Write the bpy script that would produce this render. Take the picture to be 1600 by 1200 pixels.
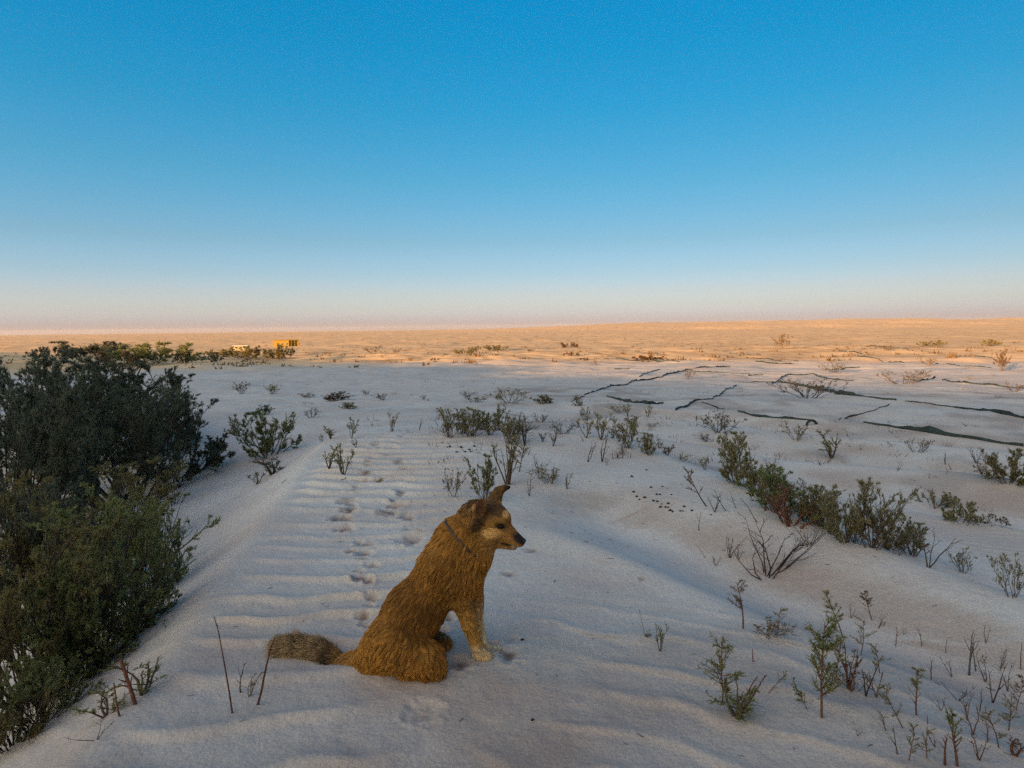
import bpy, bmesh, math, random
import numpy as np
from mathutils import Vector, Matrix

for o in list(bpy.data.objects):
    bpy.data.objects.remove(o, do_unlink=True)
scene = bpy.context.scene
COL = scene.collection
R = math.radians

# ------------------------------------------------------------------ camera
CAM_Z = 1.44
PITCH = 5.03
ROLL = 0.68
cam_data = bpy.data.cameras.new('camera')
cam_data.sensor_width = 36.0
cam_data.lens = 22.5
cam_data.clip_start = 0.05
cam_data.clip_end = 60000
cam = bpy.data.objects.new('camera', cam_data)
COL.objects.link(cam)
cam.location = (0, 0, CAM_Z)
cam.rotation_euler = (Matrix.Rotation(R(90 - PITCH), 3, 'X') @ Matrix.Rotation(R(-ROLL), 3, 'Z')).to_euler()
scene.camera = cam

# ------------------------------------------------------------------ light
FILL_GLOW = (7.8, 5.2, 2.2)
SUN_EL = 6.0
SUN_TRAVEL = np.array([0.66, 0.75]); SUN_TRAVEL /= np.linalg.norm(SUN_TRAVEL)
el = R(SUN_EL)
TO_SUN = Vector((-SUN_TRAVEL[0] * math.cos(el), -SUN_TRAVEL[1] * math.cos(el), math.sin(el)))
world = bpy.data.worlds.new('World')
scene.world = world
world.use_nodes = True
wn = world.node_tree
bg = wn.nodes['Background']
sky = wn.nodes.new('ShaderNodeTexSky')
sky.sky_type = 'NISHITA'
sky.sun_disc = False
sky.sun_elevation = el
sky.sun_rotation = math.atan2(TO_SUN.x, TO_SUN.y)
sky.altitude = 0
sky.air_density = 1.0
sky.dust_density = 1.0
sky.ozone_density = 1.0
# clear desert air after a dusty day: colour grade of the whole sky by height above the horizon
wtc = wn.nodes.new('ShaderNodeTexCoord')
wsep = wn.nodes.new('ShaderNodeSeparateXYZ')
wn.links.new(wtc.outputs['Generated'], wsep.inputs[0])
wasin = wn.nodes.new('ShaderNodeMath'); wasin.operation = 'ARCSINE'; wasin.use_clamp = False
wn.links.new(wsep.outputs[2], wasin.inputs[0])
wdeg = wn.nodes.new('ShaderNodeMath'); wdeg.operation = 'MULTIPLY'; wdeg.inputs[1].default_value = 180 / math.pi / 60
wn.links.new(wasin.outputs[0], wdeg.inputs[0])
wr = wn.nodes.new('ShaderNodeValToRGB')
SKY_GRADE = [(0.5, (1.05, 1.27, 3.6)), (1.0, (.96, 1.22, 3.4)), (1.9, (.85, 1.06, 2.45)), (3.0, (.77, .92, 1.88)), (4.7, (.60, .82, 1.50)),
             (7.5, (.46, .74, 1.18)), (12.5, (.26, .77, 1.17)), (18, (.10, .80, 1.25)), (22.5, (.04, .82, 1.33)), (29, (.008, .87, 1.47)), (60, (.06, 1.32, 2.25))]
els = wr.color_ramp.elements
els.remove(els[-1])
for i_, (dg, c_) in enumerate(SKY_GRADE):
    e_ = els[0] if i_ == 0 else els.new(dg / 60)
    e_.position = dg / 60
    e_.color = (c_[0] / 6, c_[1] / 6, c_[2] / 6, 1)
wn.links.new(wdeg.outputs[0], wr.inputs[0])
wm = wn.nodes.new('ShaderNodeVectorMath'); wm.operation = 'MULTIPLY'
wn.links.new(sky.outputs[0], wm.inputs[0]); wn.links.new(wr.outputs[0], wm.inputs[1])
wm3 = wn.nodes.new('ShaderNodeVectorMath'); wm3.operation = 'SCALE'; wm3.inputs['Scale'].default_value = 6.0
wn.links.new(wm.outputs[0], wm3.inputs[0])
# the sky pales evenly from the sunset side towards the other
wlx = wn.nodes.new('ShaderNodeMath'); wlx.operation = 'MULTIPLY'; wlx.inputs[1].default_value = -.42
wn.links.new(wsep.outputs[0], wlx.inputs[0])
wle = wn.nodes.new('ShaderNodeMath'); wle.operation = 'EXPONENT'; wn.links.new(wlx.outputs[0], wle.inputs[0])
wl6 = wn.nodes.new('ShaderNodeMath'); wl6.operation = 'MULTIPLY'; wl6.inputs[1].default_value = 6.0
wn.links.new(wle.outputs[0], wl6.inputs[0]); wn.links.new(wl6.outputs[0], wm3.inputs['Scale'])
# broad warm glow added to the unseen sunset sky to warm the shaded sand
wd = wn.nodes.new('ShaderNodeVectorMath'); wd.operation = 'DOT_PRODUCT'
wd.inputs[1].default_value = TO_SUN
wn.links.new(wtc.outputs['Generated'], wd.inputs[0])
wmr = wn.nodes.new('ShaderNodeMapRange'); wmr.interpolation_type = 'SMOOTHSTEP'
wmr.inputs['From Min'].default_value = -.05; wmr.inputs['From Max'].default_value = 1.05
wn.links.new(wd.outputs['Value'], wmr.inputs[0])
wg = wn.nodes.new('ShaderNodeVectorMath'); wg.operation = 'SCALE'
wg.inputs[0].default_value = FILL_GLOW
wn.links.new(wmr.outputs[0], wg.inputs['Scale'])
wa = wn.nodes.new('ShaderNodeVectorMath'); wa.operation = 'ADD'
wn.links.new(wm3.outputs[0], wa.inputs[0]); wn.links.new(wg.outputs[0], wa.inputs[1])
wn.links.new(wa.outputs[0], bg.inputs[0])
bg.inputs[1].default_value = 0.0707

sun_data = bpy.data.lights.new('sun', 'SUN')
sun_data.energy = 5.0
sun_data.angle = R(0.5)
sun_data.color = (1.0, 0.57, 0.21)
sun = bpy.data.objects.new('sun', sun_data)
COL.objects.link(sun)
sun_dir = Vector((SUN_TRAVEL[0] * math.cos(el), SUN_TRAVEL[1] * math.cos(el), -math.sin(el)))
sun.rotation_euler = sun_dir.to_track_quat('-Z', 'Y').to_euler()
sun.location = (-60, -60, 40)

vs = scene.view_settings
vs.view_transform = 'Standard'
vs.look = 'None'
vs.gamma = 1.0
vs.use_curve_mapping = False
vs.exposure = 1.5
scene.cycles.use_denoising = False
scene.cycles.sample_clamp_indirect = 3.0
scene.cycles.max_bounces = 6
scene.cycles.transparent_max_bounces = 8

# ------------------------------------------------------------------ helpers
def link(name, data, parent=None):
    o = bpy.data.objects.new(name, data)
    COL.objects.link(o)
    if parent is not None:
        o.parent = parent
    return o

def tag(o, label=None, cat=None, group=None, kind=None):
    if label: o['label'] = label
    if cat: o['category'] = cat
    if group: o['group'] = group
    if kind: o['kind'] = kind
    return o

def mesh_np(name, verts, faces, mat=None, smooth=True):
    """verts (n,3), faces (m,3) or (m,4) arrays -> mesh data"""
    verts = np.asarray(verts, np.float32); faces = np.asarray(faces, np.int32)
    me = bpy.data.meshes.new(name)
    k = faces.shape[1]
    me.vertices.add(len(verts)); me.vertices.foreach_set('co', verts.ravel())
    me.loops.add(faces.size); me.loops.foreach_set('vertex_index', faces.ravel())
    me.polygons.add(len(faces))
    me.polygons.foreach_set('loop_start', np.arange(0, faces.size, k, dtype=np.int32))
    me.polygons.foreach_set('use_smooth', np.full(len(faces), smooth, bool))
    me.update(calc_edges=True)
    if mat: me.materials.append(mat)
    return me

def add_attr(me, name, vals):
    """per-vertex float or colour attribute"""
    vals = np.asarray(vals, np.float32)
    if vals.ndim == 1:
        a = me.attributes.new(name, 'FLOAT', 'POINT'); a.data.foreach_set('value', vals)
    else:
        if vals.shape[1] == 3: vals = np.concatenate([vals, np.ones((len(vals), 1), np.float32)], 1)
        a = me.attributes.new(name, 'FLOAT_COLOR', 'POINT'); a.data.foreach_set('color', vals.ravel())

def _hash(ix, iy, seed):
    h = (ix.astype(np.int64) * 374761393 + iy.astype(np.int64) * 668265263 + seed * 974634777) & 0xffffffff
    h = ((h ^ (h >> 13)) * 1274126177) & 0xffffffff
    return ((h ^ (h >> 16)) & 0xffffff) / float(0xffffff)

def noise(x, y, seed=0):
    x = np.asarray(x, float); y = np.asarray(y, float)
    ix = np.floor(x); iy = np.floor(y); fx = x - ix; fy = y - iy
    fx = fx * fx * fx * (fx * (fx * 6 - 15) + 10); fy = fy * fy * fy * (fy * (fy * 6 - 15) + 10)
    a = _hash(ix, iy, seed); b = _hash(ix + 1, iy, seed); c = _hash(ix, iy + 1, seed); d = _hash(ix + 1, iy + 1, seed)
    return ((a * (1 - fx) + b * fx) * (1 - fy) + (c * (1 - fx) + d * fx) * fy) * 2 - 1

def fbm(x, y, seed=0, octs=4, gain=0.5):
    s = 0; a = 1.0; n = 0
    for k in range(octs):
        s = s + a * noise(x * 2 ** k + 17.3 * k, y * 2 ** k - 9.1 * k, seed + k); n += a; a *= gain
    return s / n

def sstep(a, b, x):
    t = np.clip((x - a) / (b - a), 0, 1)
    return t * t * (3 - 2 * t)

def spl(x, w):
    """soft plus"""
    return w * np.logaddexp(0, np.asarray(x) / w)

# ------------------------------------------------------------------ camera rays
_M = np.array(cam.rotation_euler.to_matrix())
def ray(px, py):
    """direction of the line of sight through a point of the 1600x1200 photograph"""
    v = np.array([(px - 800) / 1000.0, (600 - py) / 1000.0, -1.0])
    return _M @ v

# ------------------------------------------------------------------ terrain height
_FY = np.array([-200, 8, 11, 16, 25, 45, 80, 160, 300, 600, 1500, 20000.])
_FZ = np.array([0, 0, -.12, -.55, -.95, -1.7, -2.6, -4.6, -7.0, -9.0, -11., -14.])
_CY = np.array([-6, 0, 2, 3.2, 5, 7, 9, 10.5, 12])          # left crest: X as a function of Y
_CX = np.array([-2.2, -1.7, -1.50, -1.62, -1.93, -2.25, -2.5, -2.3, -1.6])
_BY = np.array([-4, 1.0, 2.6, 3.3, 4.4, 6.2, 8, 10, 12, 16])   # right crest
_BX = np.array([5.5, 3.9, 3.05, 2.72, 2.32, 2.03, 1.55, 1.0, .3, -1.5])

def curve_x(y, yy, xx):
    return np.interp(y, yy, xx)

def seg_dist(x, y, pts):
    best = np.full(np.shape(x), 1e9); side = np.zeros(np.shape(x)); par = np.zeros(np.shape(x))
    n = len(pts) - 1
    for i in range(n):
        ax, ay = pts[i]; bx, by = pts[i + 1]
        dx, dy = bx - ax, by - ay
        t = np.clip(((x - ax) * dx + (y - ay) * dy) / (dx * dx + dy * dy), 0, 1)
        ex, ey = x - (ax + t * dx), y - (ay + t * dy)
        d = np.hypot(ex, ey)
        m = d < best
        best = np.where(m, d, best)
        side = np.where(m, np.sign(dx * ey - dy * ex), side)
        par = np.where(m, (i + t) / n, par)
    return best, side, par

DENTS = []       # footprints: x, y, radius x, radius y, depth, seed

def terrain_base(x, y):
    x = np.asarray(x, float); y = np.asarray(y, float)
    r = np.hypot(x, y)
    far = np.interp(y + 0.12 * np.abs(x) * 0, _FY, _FZ)
    wob = .10 * fbm(x * .5, y * .5, 3, 3)
    # left slip face
    xc = curve_x(y, _CY, _CX) + .05 * fbm(x * 0 + 3.1, y * 1.1, 5, 2)
    d = xc - x
    lw = sstep(14, 8, y)
    drop_l = 0.64 * spl(d, .035)
    drop_l = 1.15 * (1 - np.exp(-drop_l / 1.15))
    # right crest and the lower ground behind it
    xb = curve_x(y, _BY, _BX) + .12 * fbm(x * 0 + 8.2, y * .7, 6, 2)
    e = (x - xb) * .9
    drop_r = .55 * spl(e, .05)
    drop_r = .62 * (1 - np.exp(-drop_r / .62))
    rw = sstep(18, 9, y)
    z = far.copy()
    z = z - drop_l * lw - drop_r * rw
    # brow of the dune: the plateau bends down a bit faster ahead
    z = z + .10 * np.exp(-((y - 8.6) / 1.6) ** 2) * sstep(-3.2, -1.5, x) * sstep(2.0, .6, x)
    # the swale between the dog's plateau and the right crest
    dist, side, par = seg_dist(x, y, [(.35, 6.2), (.75, 5.0), (1.15, 4.25), (1.62, 3.35), (2.2, 2.35), (3.0, 1.2)])
    z = z - (.16 * np.exp(-(dist / .42) ** 2)) * sstep(0, .3, par)
    # little bank on its near side
    dist, side, par = seg_dist(x, y, [(-.1, 4.9), (.35, 4.2), (.74, 3.75), (1.25, 3.1), (1.75, 2.5), (2.4, 1.6)])
    sd = dist * side
    z = z + .035 * np.exp(-(dist / .16) ** 2) * sstep(0, .25, par)
    # low parallel sand ridges on the right and far side
    u = (x * .62 + y * .78) + .55 * fbm(x * .45, y * .45, 11, 3)
    ph = u / 2.6
    saw = ph - np.floor(ph)
    prof = np.where(saw < .72, saw / .72, (1 - saw) / .28)
    prof = prof * prof * (3 - 2 * prof)
    mr = sstep(.15, 1.2, e) * sstep(22, 11, r)
    z = z + .30 * (prof - .5) * mr * (.65 + .6 * fbm(x * .3, y * .3, 14, 2))
    # gentle undulation everywhere
    z = z + .035 * fbm(x * .6, y * .6, 21, 3) * sstep(1.5, 3.5, r) * sstep(.5, 1.3, np.hypot(x + .3, y - 2.6))
    z = z + .20 * fbm(x * .13, y * .13, 24, 4) * sstep(11, 30, r)
    z = z + .05 * fbm(x * .7, y * .7, 25, 3) * sstep(10, 16, r) * sstep(80, 40, r)
    z = z + .045 * np.abs(fbm(x * 1.6, y * 2.4, 27, 3)) * sstep(11, 18, r) * sstep(75, 45, r)
    # hummocks and dunes of the plain
    z = z + .55 * fbm(x * .045, y * .045, 31, 5) * sstep(40, 110, r)
    z = z + .32 * fbm(x * .16, y * .16, 33, 3) * sstep(38, 60, r) * sstep(260, 130, r)
    z = z + 1.6 * fbm(x * .012, y * .012, 36, 4) * sstep(150, 500, r)
    # far escarpment on the right
    az = x / np.maximum(np.abs(y), 1)
    z = z + sstep(1500, 2600, y) * (sstep(-.12, .25, az) * 22 + 3 * sstep(-.15, .05, az)) * (1 + .35 * fbm(x * .0016, y * .0006, 41, 3))
    z = z + sstep(1300, 1700, y) * sstep(3600, 2600, y) * sstep(-.05, .3, az) * 9 * np.clip(fbm(x * .005, y * .004, 43, 4), 0, 1)
    # the high dune ridge behind the camera, whose shadow lies over the foreground
    s = x * SUN_TRAVEL[0] + y * SUN_TRAVEL[1]
    t = x * SUN_TRAVEL[1] - y * SUN_TRAVEL[0]
    hr = 14.6 + .7 * fbm(t * .03, t * 0 + 1.7, 51, 3) + .35 * noise(t * .11, t * 0, 53) + .15 * noise(t * .4, t * 0, 55)
    hr = hr - 0.9 * sstep(-42, -8, t)
    z = z + hr * np.exp(-np.clip(np.abs(s + 110) - 1.5, 0, None) ** 2 / (2 * np.where(s > -110, 32., 50.) ** 2)) * sstep(-6, -45, s)
    return z

def ripples(x, y):
    r = np.hypot(x, y)
    xc = curve_x(y, _CY, _CX)
    w = .20 * fbm(x * .9, y * .9, 61, 3) + .07 * fbm(x * 2.4 + 5, y * 1.6, 70, 2) - .16 * np.clip(x + 1.05, -1, .9) ** 2 * sstep(.2, -.4, x) + .10 * fbm(x * 2.2, y * 2.2, 62, 3) * sstep(-.6, .2, x) + .012 * fbm(x * 5, y * 5, 68, 2)
    p = (y + .50 * spl(x + .15, .35) - .06 * x + w) / .262 * 2 * np.pi
    sn = .5 + .5 * np.sin(p + .5 * np.sin(p))
    prof = sn ** 3.2
    left = sstep(.02, .25, x - xc) * sstep(-.05, -.6, x)
    a = .036 * left * sstep(10, 6, y) * np.clip(.75 + .7 * fbm(x * .9, y * .9, 63, 2), .1, 1.5)
    right = sstep(-.3, .35, x) * sstep(3.5, 2.7, y + .4 * (x - .5))
    a = np.maximum(a, .011 * right * np.clip(.6 + 1.1 * fbm(x * 1.7, y * 1.7, 64, 3), 0, 1.5))
    a = np.maximum(a, .008 * sstep(4.2, 3.0, r) * np.clip(.6 + .9 * fbm(x * 1.5, y * 1.5, 65, 2), 0, 1.4))
    a = a * sstep(.25, .6, np.hypot((x + .15) / 1.1, y - 2.55))
    # fine wind ripples farther out
    p2 = (y * .9 + .35 * x + .25 * fbm(x * .8, y * .8, 66, 3)) / .12 * 2 * np.pi
    b = .0030 * np.sin(p2) * sstep(2.5, 4, r) * sstep(16, 9, r) * sstep(-.2, .5, fbm(x * .5, y * .5, 67, 3))
    # small lumps of trodden and wind-worked sand
    lump = .006 * fbm(x * 7, y * 7, 69, 3) * sstep(14, 5, r) * (.4 + .6 * sstep(1.0, .4, np.hypot((x + .1), y - 2.5)))
    return prof * a + b + lump

def H(x, y, detail=True):
    z = terrain_base(x, y)
    if detail:
        x = np.asarray(x, float); y = np.asarray(y, float)
        z = z + ripples(x, y)
        shp = np.shape(z); zf = np.array(z, float).ravel(); xf = np.broadcast_to(x, shp).ravel(); yf = np.broadcast_to(y, shp).ravel()
        for (cx, cy, rx, ry, dep, ang) in DENTS:
            m = np.flatnonzero((np.abs(xf - cx) < 4 * max(rx, ry)) & (np.abs(yf - cy) < 4 * max(rx, ry)))
            if not len(m): continue
            c, s_ = math.cos(ang), math.sin(ang); dx = xf[m] - cx; dy = yf[m] - cy
            ex = (dx * c + dy * s_) / rx; ey = (-dx * s_ + dy * c) / ry
            q = np.sqrt(ex * ex + ey * ey) * (1 + .28 * noise(xf[m] * 34, yf[m] * 34, 81))
            zf[m] += -dep * np.exp(-q ** 4.5 * .9) + .28 * dep * np.exp(-((q - 1.35) / .28) ** 2) * (1 + .7 * np.clip(-ey, -1, 1)) + .12 * dep * noise(xf[m] * 55, yf[m] * 55, 82) * np.exp(-q * q * .4)
        z = zf.reshape(shp)
    return z

def Hs(x, y):
    return float(H(np.array([x]), np.array([y]))[0])

_TS = np.concatenate([np.linspace(.8, 12, 170), np.geomspace(12, 9000, 330)[1:]])
def hit(px, py):
    """where the line of sight meets the ground"""
    d = ray(px, py)
    ts = _TS
    for _ in range(3):
        gap = CAM_Z + d[2] * ts - terrain_base(d[0] * ts, d[1] * ts)
        i = int(np.argmax(gap < 0))
        if gap[i] >= 0: i = len(ts) - 1
        i = max(i, 1)
        ts = np.linspace(ts[i - 1], ts[i], 14)
    b = ts[7]
    return Vector((d[0] * b, d[1] * b, Hs(d[0] * b, d[1] * b)))

def depth_of(p):
    """distance along the viewing axis, to turn photograph pixels into metres"""
    return float(-( _M.T @ (np.array(p) - np.array([0, 0, CAM_Z])))[2])

def px_m(p):
    return depth_of(p) / 1000.0
# ------------------------------------------------------------------ materials
def new_mat(name):
    m = bpy.data.materials.new(name); m.use_nodes = True
    nt = m.node_tree
    return m, nt, nt.nodes['Principled BSDF']

def node(nt, typ, **kw):
    n = nt.nodes.new(typ)
    for k, v in kw.items():
        if hasattr(n, k): setattr(n, k, v)
        else: n.inputs[k].default_value = v
    return n

def mix_rgb(nt, fac, a, b, blend='MIX'):
    n = nt.nodes.new('ShaderNodeMix'); n.data_type = 'RGBA'; n.blend_type = blend
    for sock, val in ((n.inputs[0], fac), (n.inputs[6], a), (n.inputs[7], b)):
        if isinstance(val, bpy.types.NodeSocket): nt.links.new(val, sock)
        elif isinstance(val, (tuple, list)): sock.default_value = (*val[:3], 1)
        else: sock.default_value = val
    return n.outputs[2]

def ramp(nt, src, stops):
    n = nt.nodes.new('ShaderNodeValToRGB')
    e = n.color_ramp.elements
    while len(e) > 1: e.remove(e[-1])
    for i, (p, c) in enumerate(stops):
        el_ = e[0] if i == 0 else e.new(p)
        el_.position = p
        el_.color = (*c, 1) if isinstance(c, tuple) else (c, c, c, 1)
    nt.links.new(src, n.inputs[0])
    return n.outputs[0]

def tex_noise(nt, vec, scale, detail=4, rough=.55):
    n = nt.nodes.new('ShaderNodeTexNoise')
    n.inputs['Scale'].default_value = scale; n.inputs['Detail'].default_value = detail
    n.inputs['Roughness'].default_value = rough
    if vec is not None: nt.links.new(vec, n.inputs['Vector'])
    return n.outputs[0]

def sand_material():
    m, nt, bs = new_mat('sand')
    co = nt.nodes.new('ShaderNodeTexCoord').outputs['Object']
    grain = tex_noise(nt, co, 150, 3, .85)
    grain2 = tex_noise(nt, co, 70, 4, .7)
    speck = tex_noise(nt, co, 38, 5, .75)
    patch = tex_noise(nt, co, .8, 6, .62)
    big = tex_noise(nt, co, .035, 5, .6)
    c = mix_rgb(nt, ramp(nt, patch, [(.40, 0.), (.62, 1.)]), (.635, .548, .480), (.58, .458, .38))
    c = mix_rgb(nt, ramp(nt, big, [(.42, 0.), (.60, 1.)]), c, (.58, .475, .40))
    at = nt.nodes.new('ShaderNodeAttribute'); at.attribute_name = 'damp_shade'
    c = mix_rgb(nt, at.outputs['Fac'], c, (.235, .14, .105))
    at2 = nt.nodes.new('ShaderNodeAttribute'); at2.attribute_name = 'plain'
    mp = nt.nodes.new('ShaderNodeMapping'); mp.inputs['Scale'].default_value = (1, .35, 1); nt.links.new(co, mp.inputs[0])
    scrub = tex_noise(nt, mp.outputs[0], .11, 8, .75)
    far = mix_rgb(nt, ramp(nt, scrub, [(.48, 0.), (.66, 1.)]), (.78, .475, .24), (.44, .255, .125))
    c = mix_rgb(nt, at2.outputs['Fac'], c, far)
    c = mix_rgb(nt, 1.0, c, ramp(nt, grain, [(.25, .70), (.5, 1.0), (.8, 1.18)]), 'MULTIPLY')
    c = mix_rgb(nt, 1.0, c, ramp(nt, grain2, [(.3, .86), (.7, 1.10)]), 'MULTIPLY')
    c = mix_rgb(nt, ramp(nt, speck, [(.66, 0.), (.74, .55)]), c, (.16, .10, .075))
    nt.links.new(c, bs.inputs['Base Color'])
    bs.inputs['Roughness'].default_value = .95
    bs.inputs['Specular IOR Level'].default_value = .12
    b = nt.nodes.new('ShaderNodeBump'); b.inputs['Strength'].default_value = .6; b.inputs['Distance'].default_value = .006
    nt.links.new(grain2, b.inputs['Height'])
    b2 = nt.nodes.new('ShaderNodeBump'); b2.inputs['Strength'].default_value = .5; b2.inputs['Distance'].default_value = .02
    nt.links.new(tex_noise(nt, co, 14, 4, .6), b2.inputs['Height']); nt.links.new(b.outputs[0], b2.inputs['Normal'])
    nt.links.new(b2.outputs[0], bs.inputs['Normal'])
    return m

# ------------------------------------------------------------------ footprints and scuffs
def dent_px(px, py, wpx, depth=.02, asp=.75, ang=0.0):
    d = ray(px, py); t = 1; 
    p = hit(px, py); m = px_m(p)
    DENTS.append((p.x, p.y, wpx * m * .5, wpx * m * .5 * asp, depth, ang))

_prints = [(568,965,24,.025),(582,935,22,.025),(561,906,30,.035),(582,884,26,.03),(570,865,28,.03),(574,851,30,.03),(538,827,34,.03),
 (533,812,34,.025),(540,815,28,.02),(545,798,30,.025),(530,809,30,.02),(541,784,30,.025),(557,768,26,.02),(568,752,20,.02),
 (590,752,22,.02),(572,740,22,.018),(576,728,18,.018),(583,716,16,.015),(580,702,16,.015),(612,700,20,.02),(608,712,18,.015),
 (622,722,18,.015),(618,737,18,.018),(636,752,20,.02),(628,770,30,.03),(624,790,26,.03),(606,802,40,.025),(652,829,42,.035),
 (645,845,50,.03),(592,690,16,.015),(606,684,14,.015),(626,672,14,.012),(632,664,14,.012),(574,664,12,.012),(570,658,12,.012),
 (690,985,34,.03),(715,1035,44,.03),(795,1022,40,.02),(772,1010,26,.035),(700,965,22,.02),(800,1000,30,.012),(660,1110,60,.015),
 (830,860,26,.012),(795,897,30,.012),(1003,905,14,.012)]
_rg = random.Random(12)
def _trail(pts, n, w0, w1, side):
    for i in range(n):
        t = (i / (n - 1)) ** .8
        x = np.interp(t, np.linspace(0, 1, len(pts)), [p_[0] for p_ in pts]); y = np.interp(t, np.linspace(0, 1, len(pts)), [p_[1] for p_ in pts])
        w = w0 + (w1 - w0) * t
        _prints.append((x + side * w * .45 * (1 if i % 2 else -1) + _rg.uniform(-4, 4) * w / 24, y + _rg.uniform(-3, 3), w * _rg.uniform(.75, 1.15), _rg.uniform(.022, .04)))
_trail([(578, 975), (572, 900), (545, 825), (553, 770), (578, 720), (598, 680), (590, 655)], 34, 25, 9, .5)
_trail([(655, 845), (640, 815), (612, 795), (628, 765), (630, 730), (618, 700), (632, 662)], 20, 28, 9, .35)
_tmp = []
for (a, b, w, dp) in _prints:
    p = hit(a, b); m = px_m(p)
    _tmp.append((p.x, p.y, w * m * .42, w * m * .42 * _rg.uniform(.75, 1.3), dp * .7, _rg.uniform(-.6, .6)))
DENTS.extend(_tmp)
# ------------------------------------------------------------------ ground sheet
def build_ground():
    fw = np.radians(np.concatenate([np.arange(-62, -44, 1.2), np.arange(-44, 44.01, .2), np.arange(45.2, 62.01, 1.2)]))
    bk = np.radians(np.arange(64.5, 297, 2.5))
    ang = np.concatenate([fw, bk])              # measured from +Y towards +X
    rr = [.35]
    while rr[-1] < 15000:
        r = rr[-1]
        k = .012 if r < 1.7 else .0040 if r < 7 else .0040 + .0042 * min(1, (r - 7) / 8) if r < 200 else .024
        rr.append(r * (1 + k))
    rr = np.array(rr)
    A, Rr = np.meshgrid(ang, rr)
    X = Rr * np.sin(A); Y = Rr * np.cos(A)
    Z = H(X, Y)
    # far curvature keeps the rim below the horizon
    Z = Z - np.clip(np.hypot(X, Y) - 3000, 0, None) ** 2 / (2 * 6.37e6)
    nr, na = X.shape
    V = np.stack([X.ravel(), Y.ravel(), Z.ravel()], 1)
    i = np.arange(nr - 1)[:, None] * na; j = np.arange(na)[None, :]; jn = (j + 1) % na
    F = np.stack([(i + j), (i + jn), (i + na + jn), (i + na + j)], -1).reshape(-1, 4)[:, ::-1]
    c = len(V)
    V = np.concatenate([V, [[0, 0, float(Hs(0, 0))]]])
    me = mesh_np('ground', V, F, M_SAND)
    damp_shade = np.zeros(len(V)); plain = np.zeros(len(V))
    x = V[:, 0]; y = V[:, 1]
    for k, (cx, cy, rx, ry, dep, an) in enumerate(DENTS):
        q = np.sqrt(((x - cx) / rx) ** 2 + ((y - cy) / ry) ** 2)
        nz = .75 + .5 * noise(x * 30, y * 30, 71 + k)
        damp_shade = np.maximum(damp_shade, np.clip(1.25 - q, 0, 1) * np.clip(nz + .1, 0, 1.2) * min(1, dep / .012))
    damp_shade = np.maximum(damp_shade, .60 * sstep(3.3, 1.7, np.hypot(x * .7 - .1, y - .5)) * (.75 + .6 * fbm(x * 2.2, y * 2.2, 79, 4)))  # browner near sand, with darkening towards the view's edge painted in
    # trodden, darker sand round the dog; pinkish shading painted onto slopes facing the camera
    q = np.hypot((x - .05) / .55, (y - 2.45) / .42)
    damp_shade = np.maximum(damp_shade, .42 * sstep(1.1, .3, q) * (.6 + .6 * fbm(x * 5, y * 5, 73, 3)))
    damp_shade = np.maximum(damp_shade, .42 * sstep(.02, .40, fbm(x * .75 + 3, y * .75, 75, 4)) * sstep(-1.2, .5, x))
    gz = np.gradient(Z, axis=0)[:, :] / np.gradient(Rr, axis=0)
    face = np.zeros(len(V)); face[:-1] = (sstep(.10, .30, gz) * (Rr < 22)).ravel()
    damp_shade = np.maximum(damp_shade, .48 * face * sstep(-1.0, .6, x))
    damp_shade[np.hypot(x, y) > 25] *= .4
    plain = sstep(45, 95, np.hypot(x, y) + 8 * fbm(x * .06, y * .06, 77, 3))
    add_attr(me, 'damp_shade', np.clip(damp_shade, 0, 1)); add_attr(me, 'plain', plain)
    o = link('ground', me)
    tag(o, kind='structure')
    return o

M_SAND = sand_material()
build_ground()
# ------------------------------------------------------------------ the dog
def at(px, py, Y):
    d = ray(px, py); t = Y / d[1]
    return np.array([d[0] * t, Y, CAM_Z + d[2] * t])

def to_px(P):
    q = (np.asarray(P) - np.array([0, 0, CAM_Z])) @ _M
    return 800 - 1000 * q[:, 0] / q[:, 2], 600 + 1000 * q[:, 1] / q[:, 2]

PXM = .00272            # metres per photograph pixel at the dog

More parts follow.
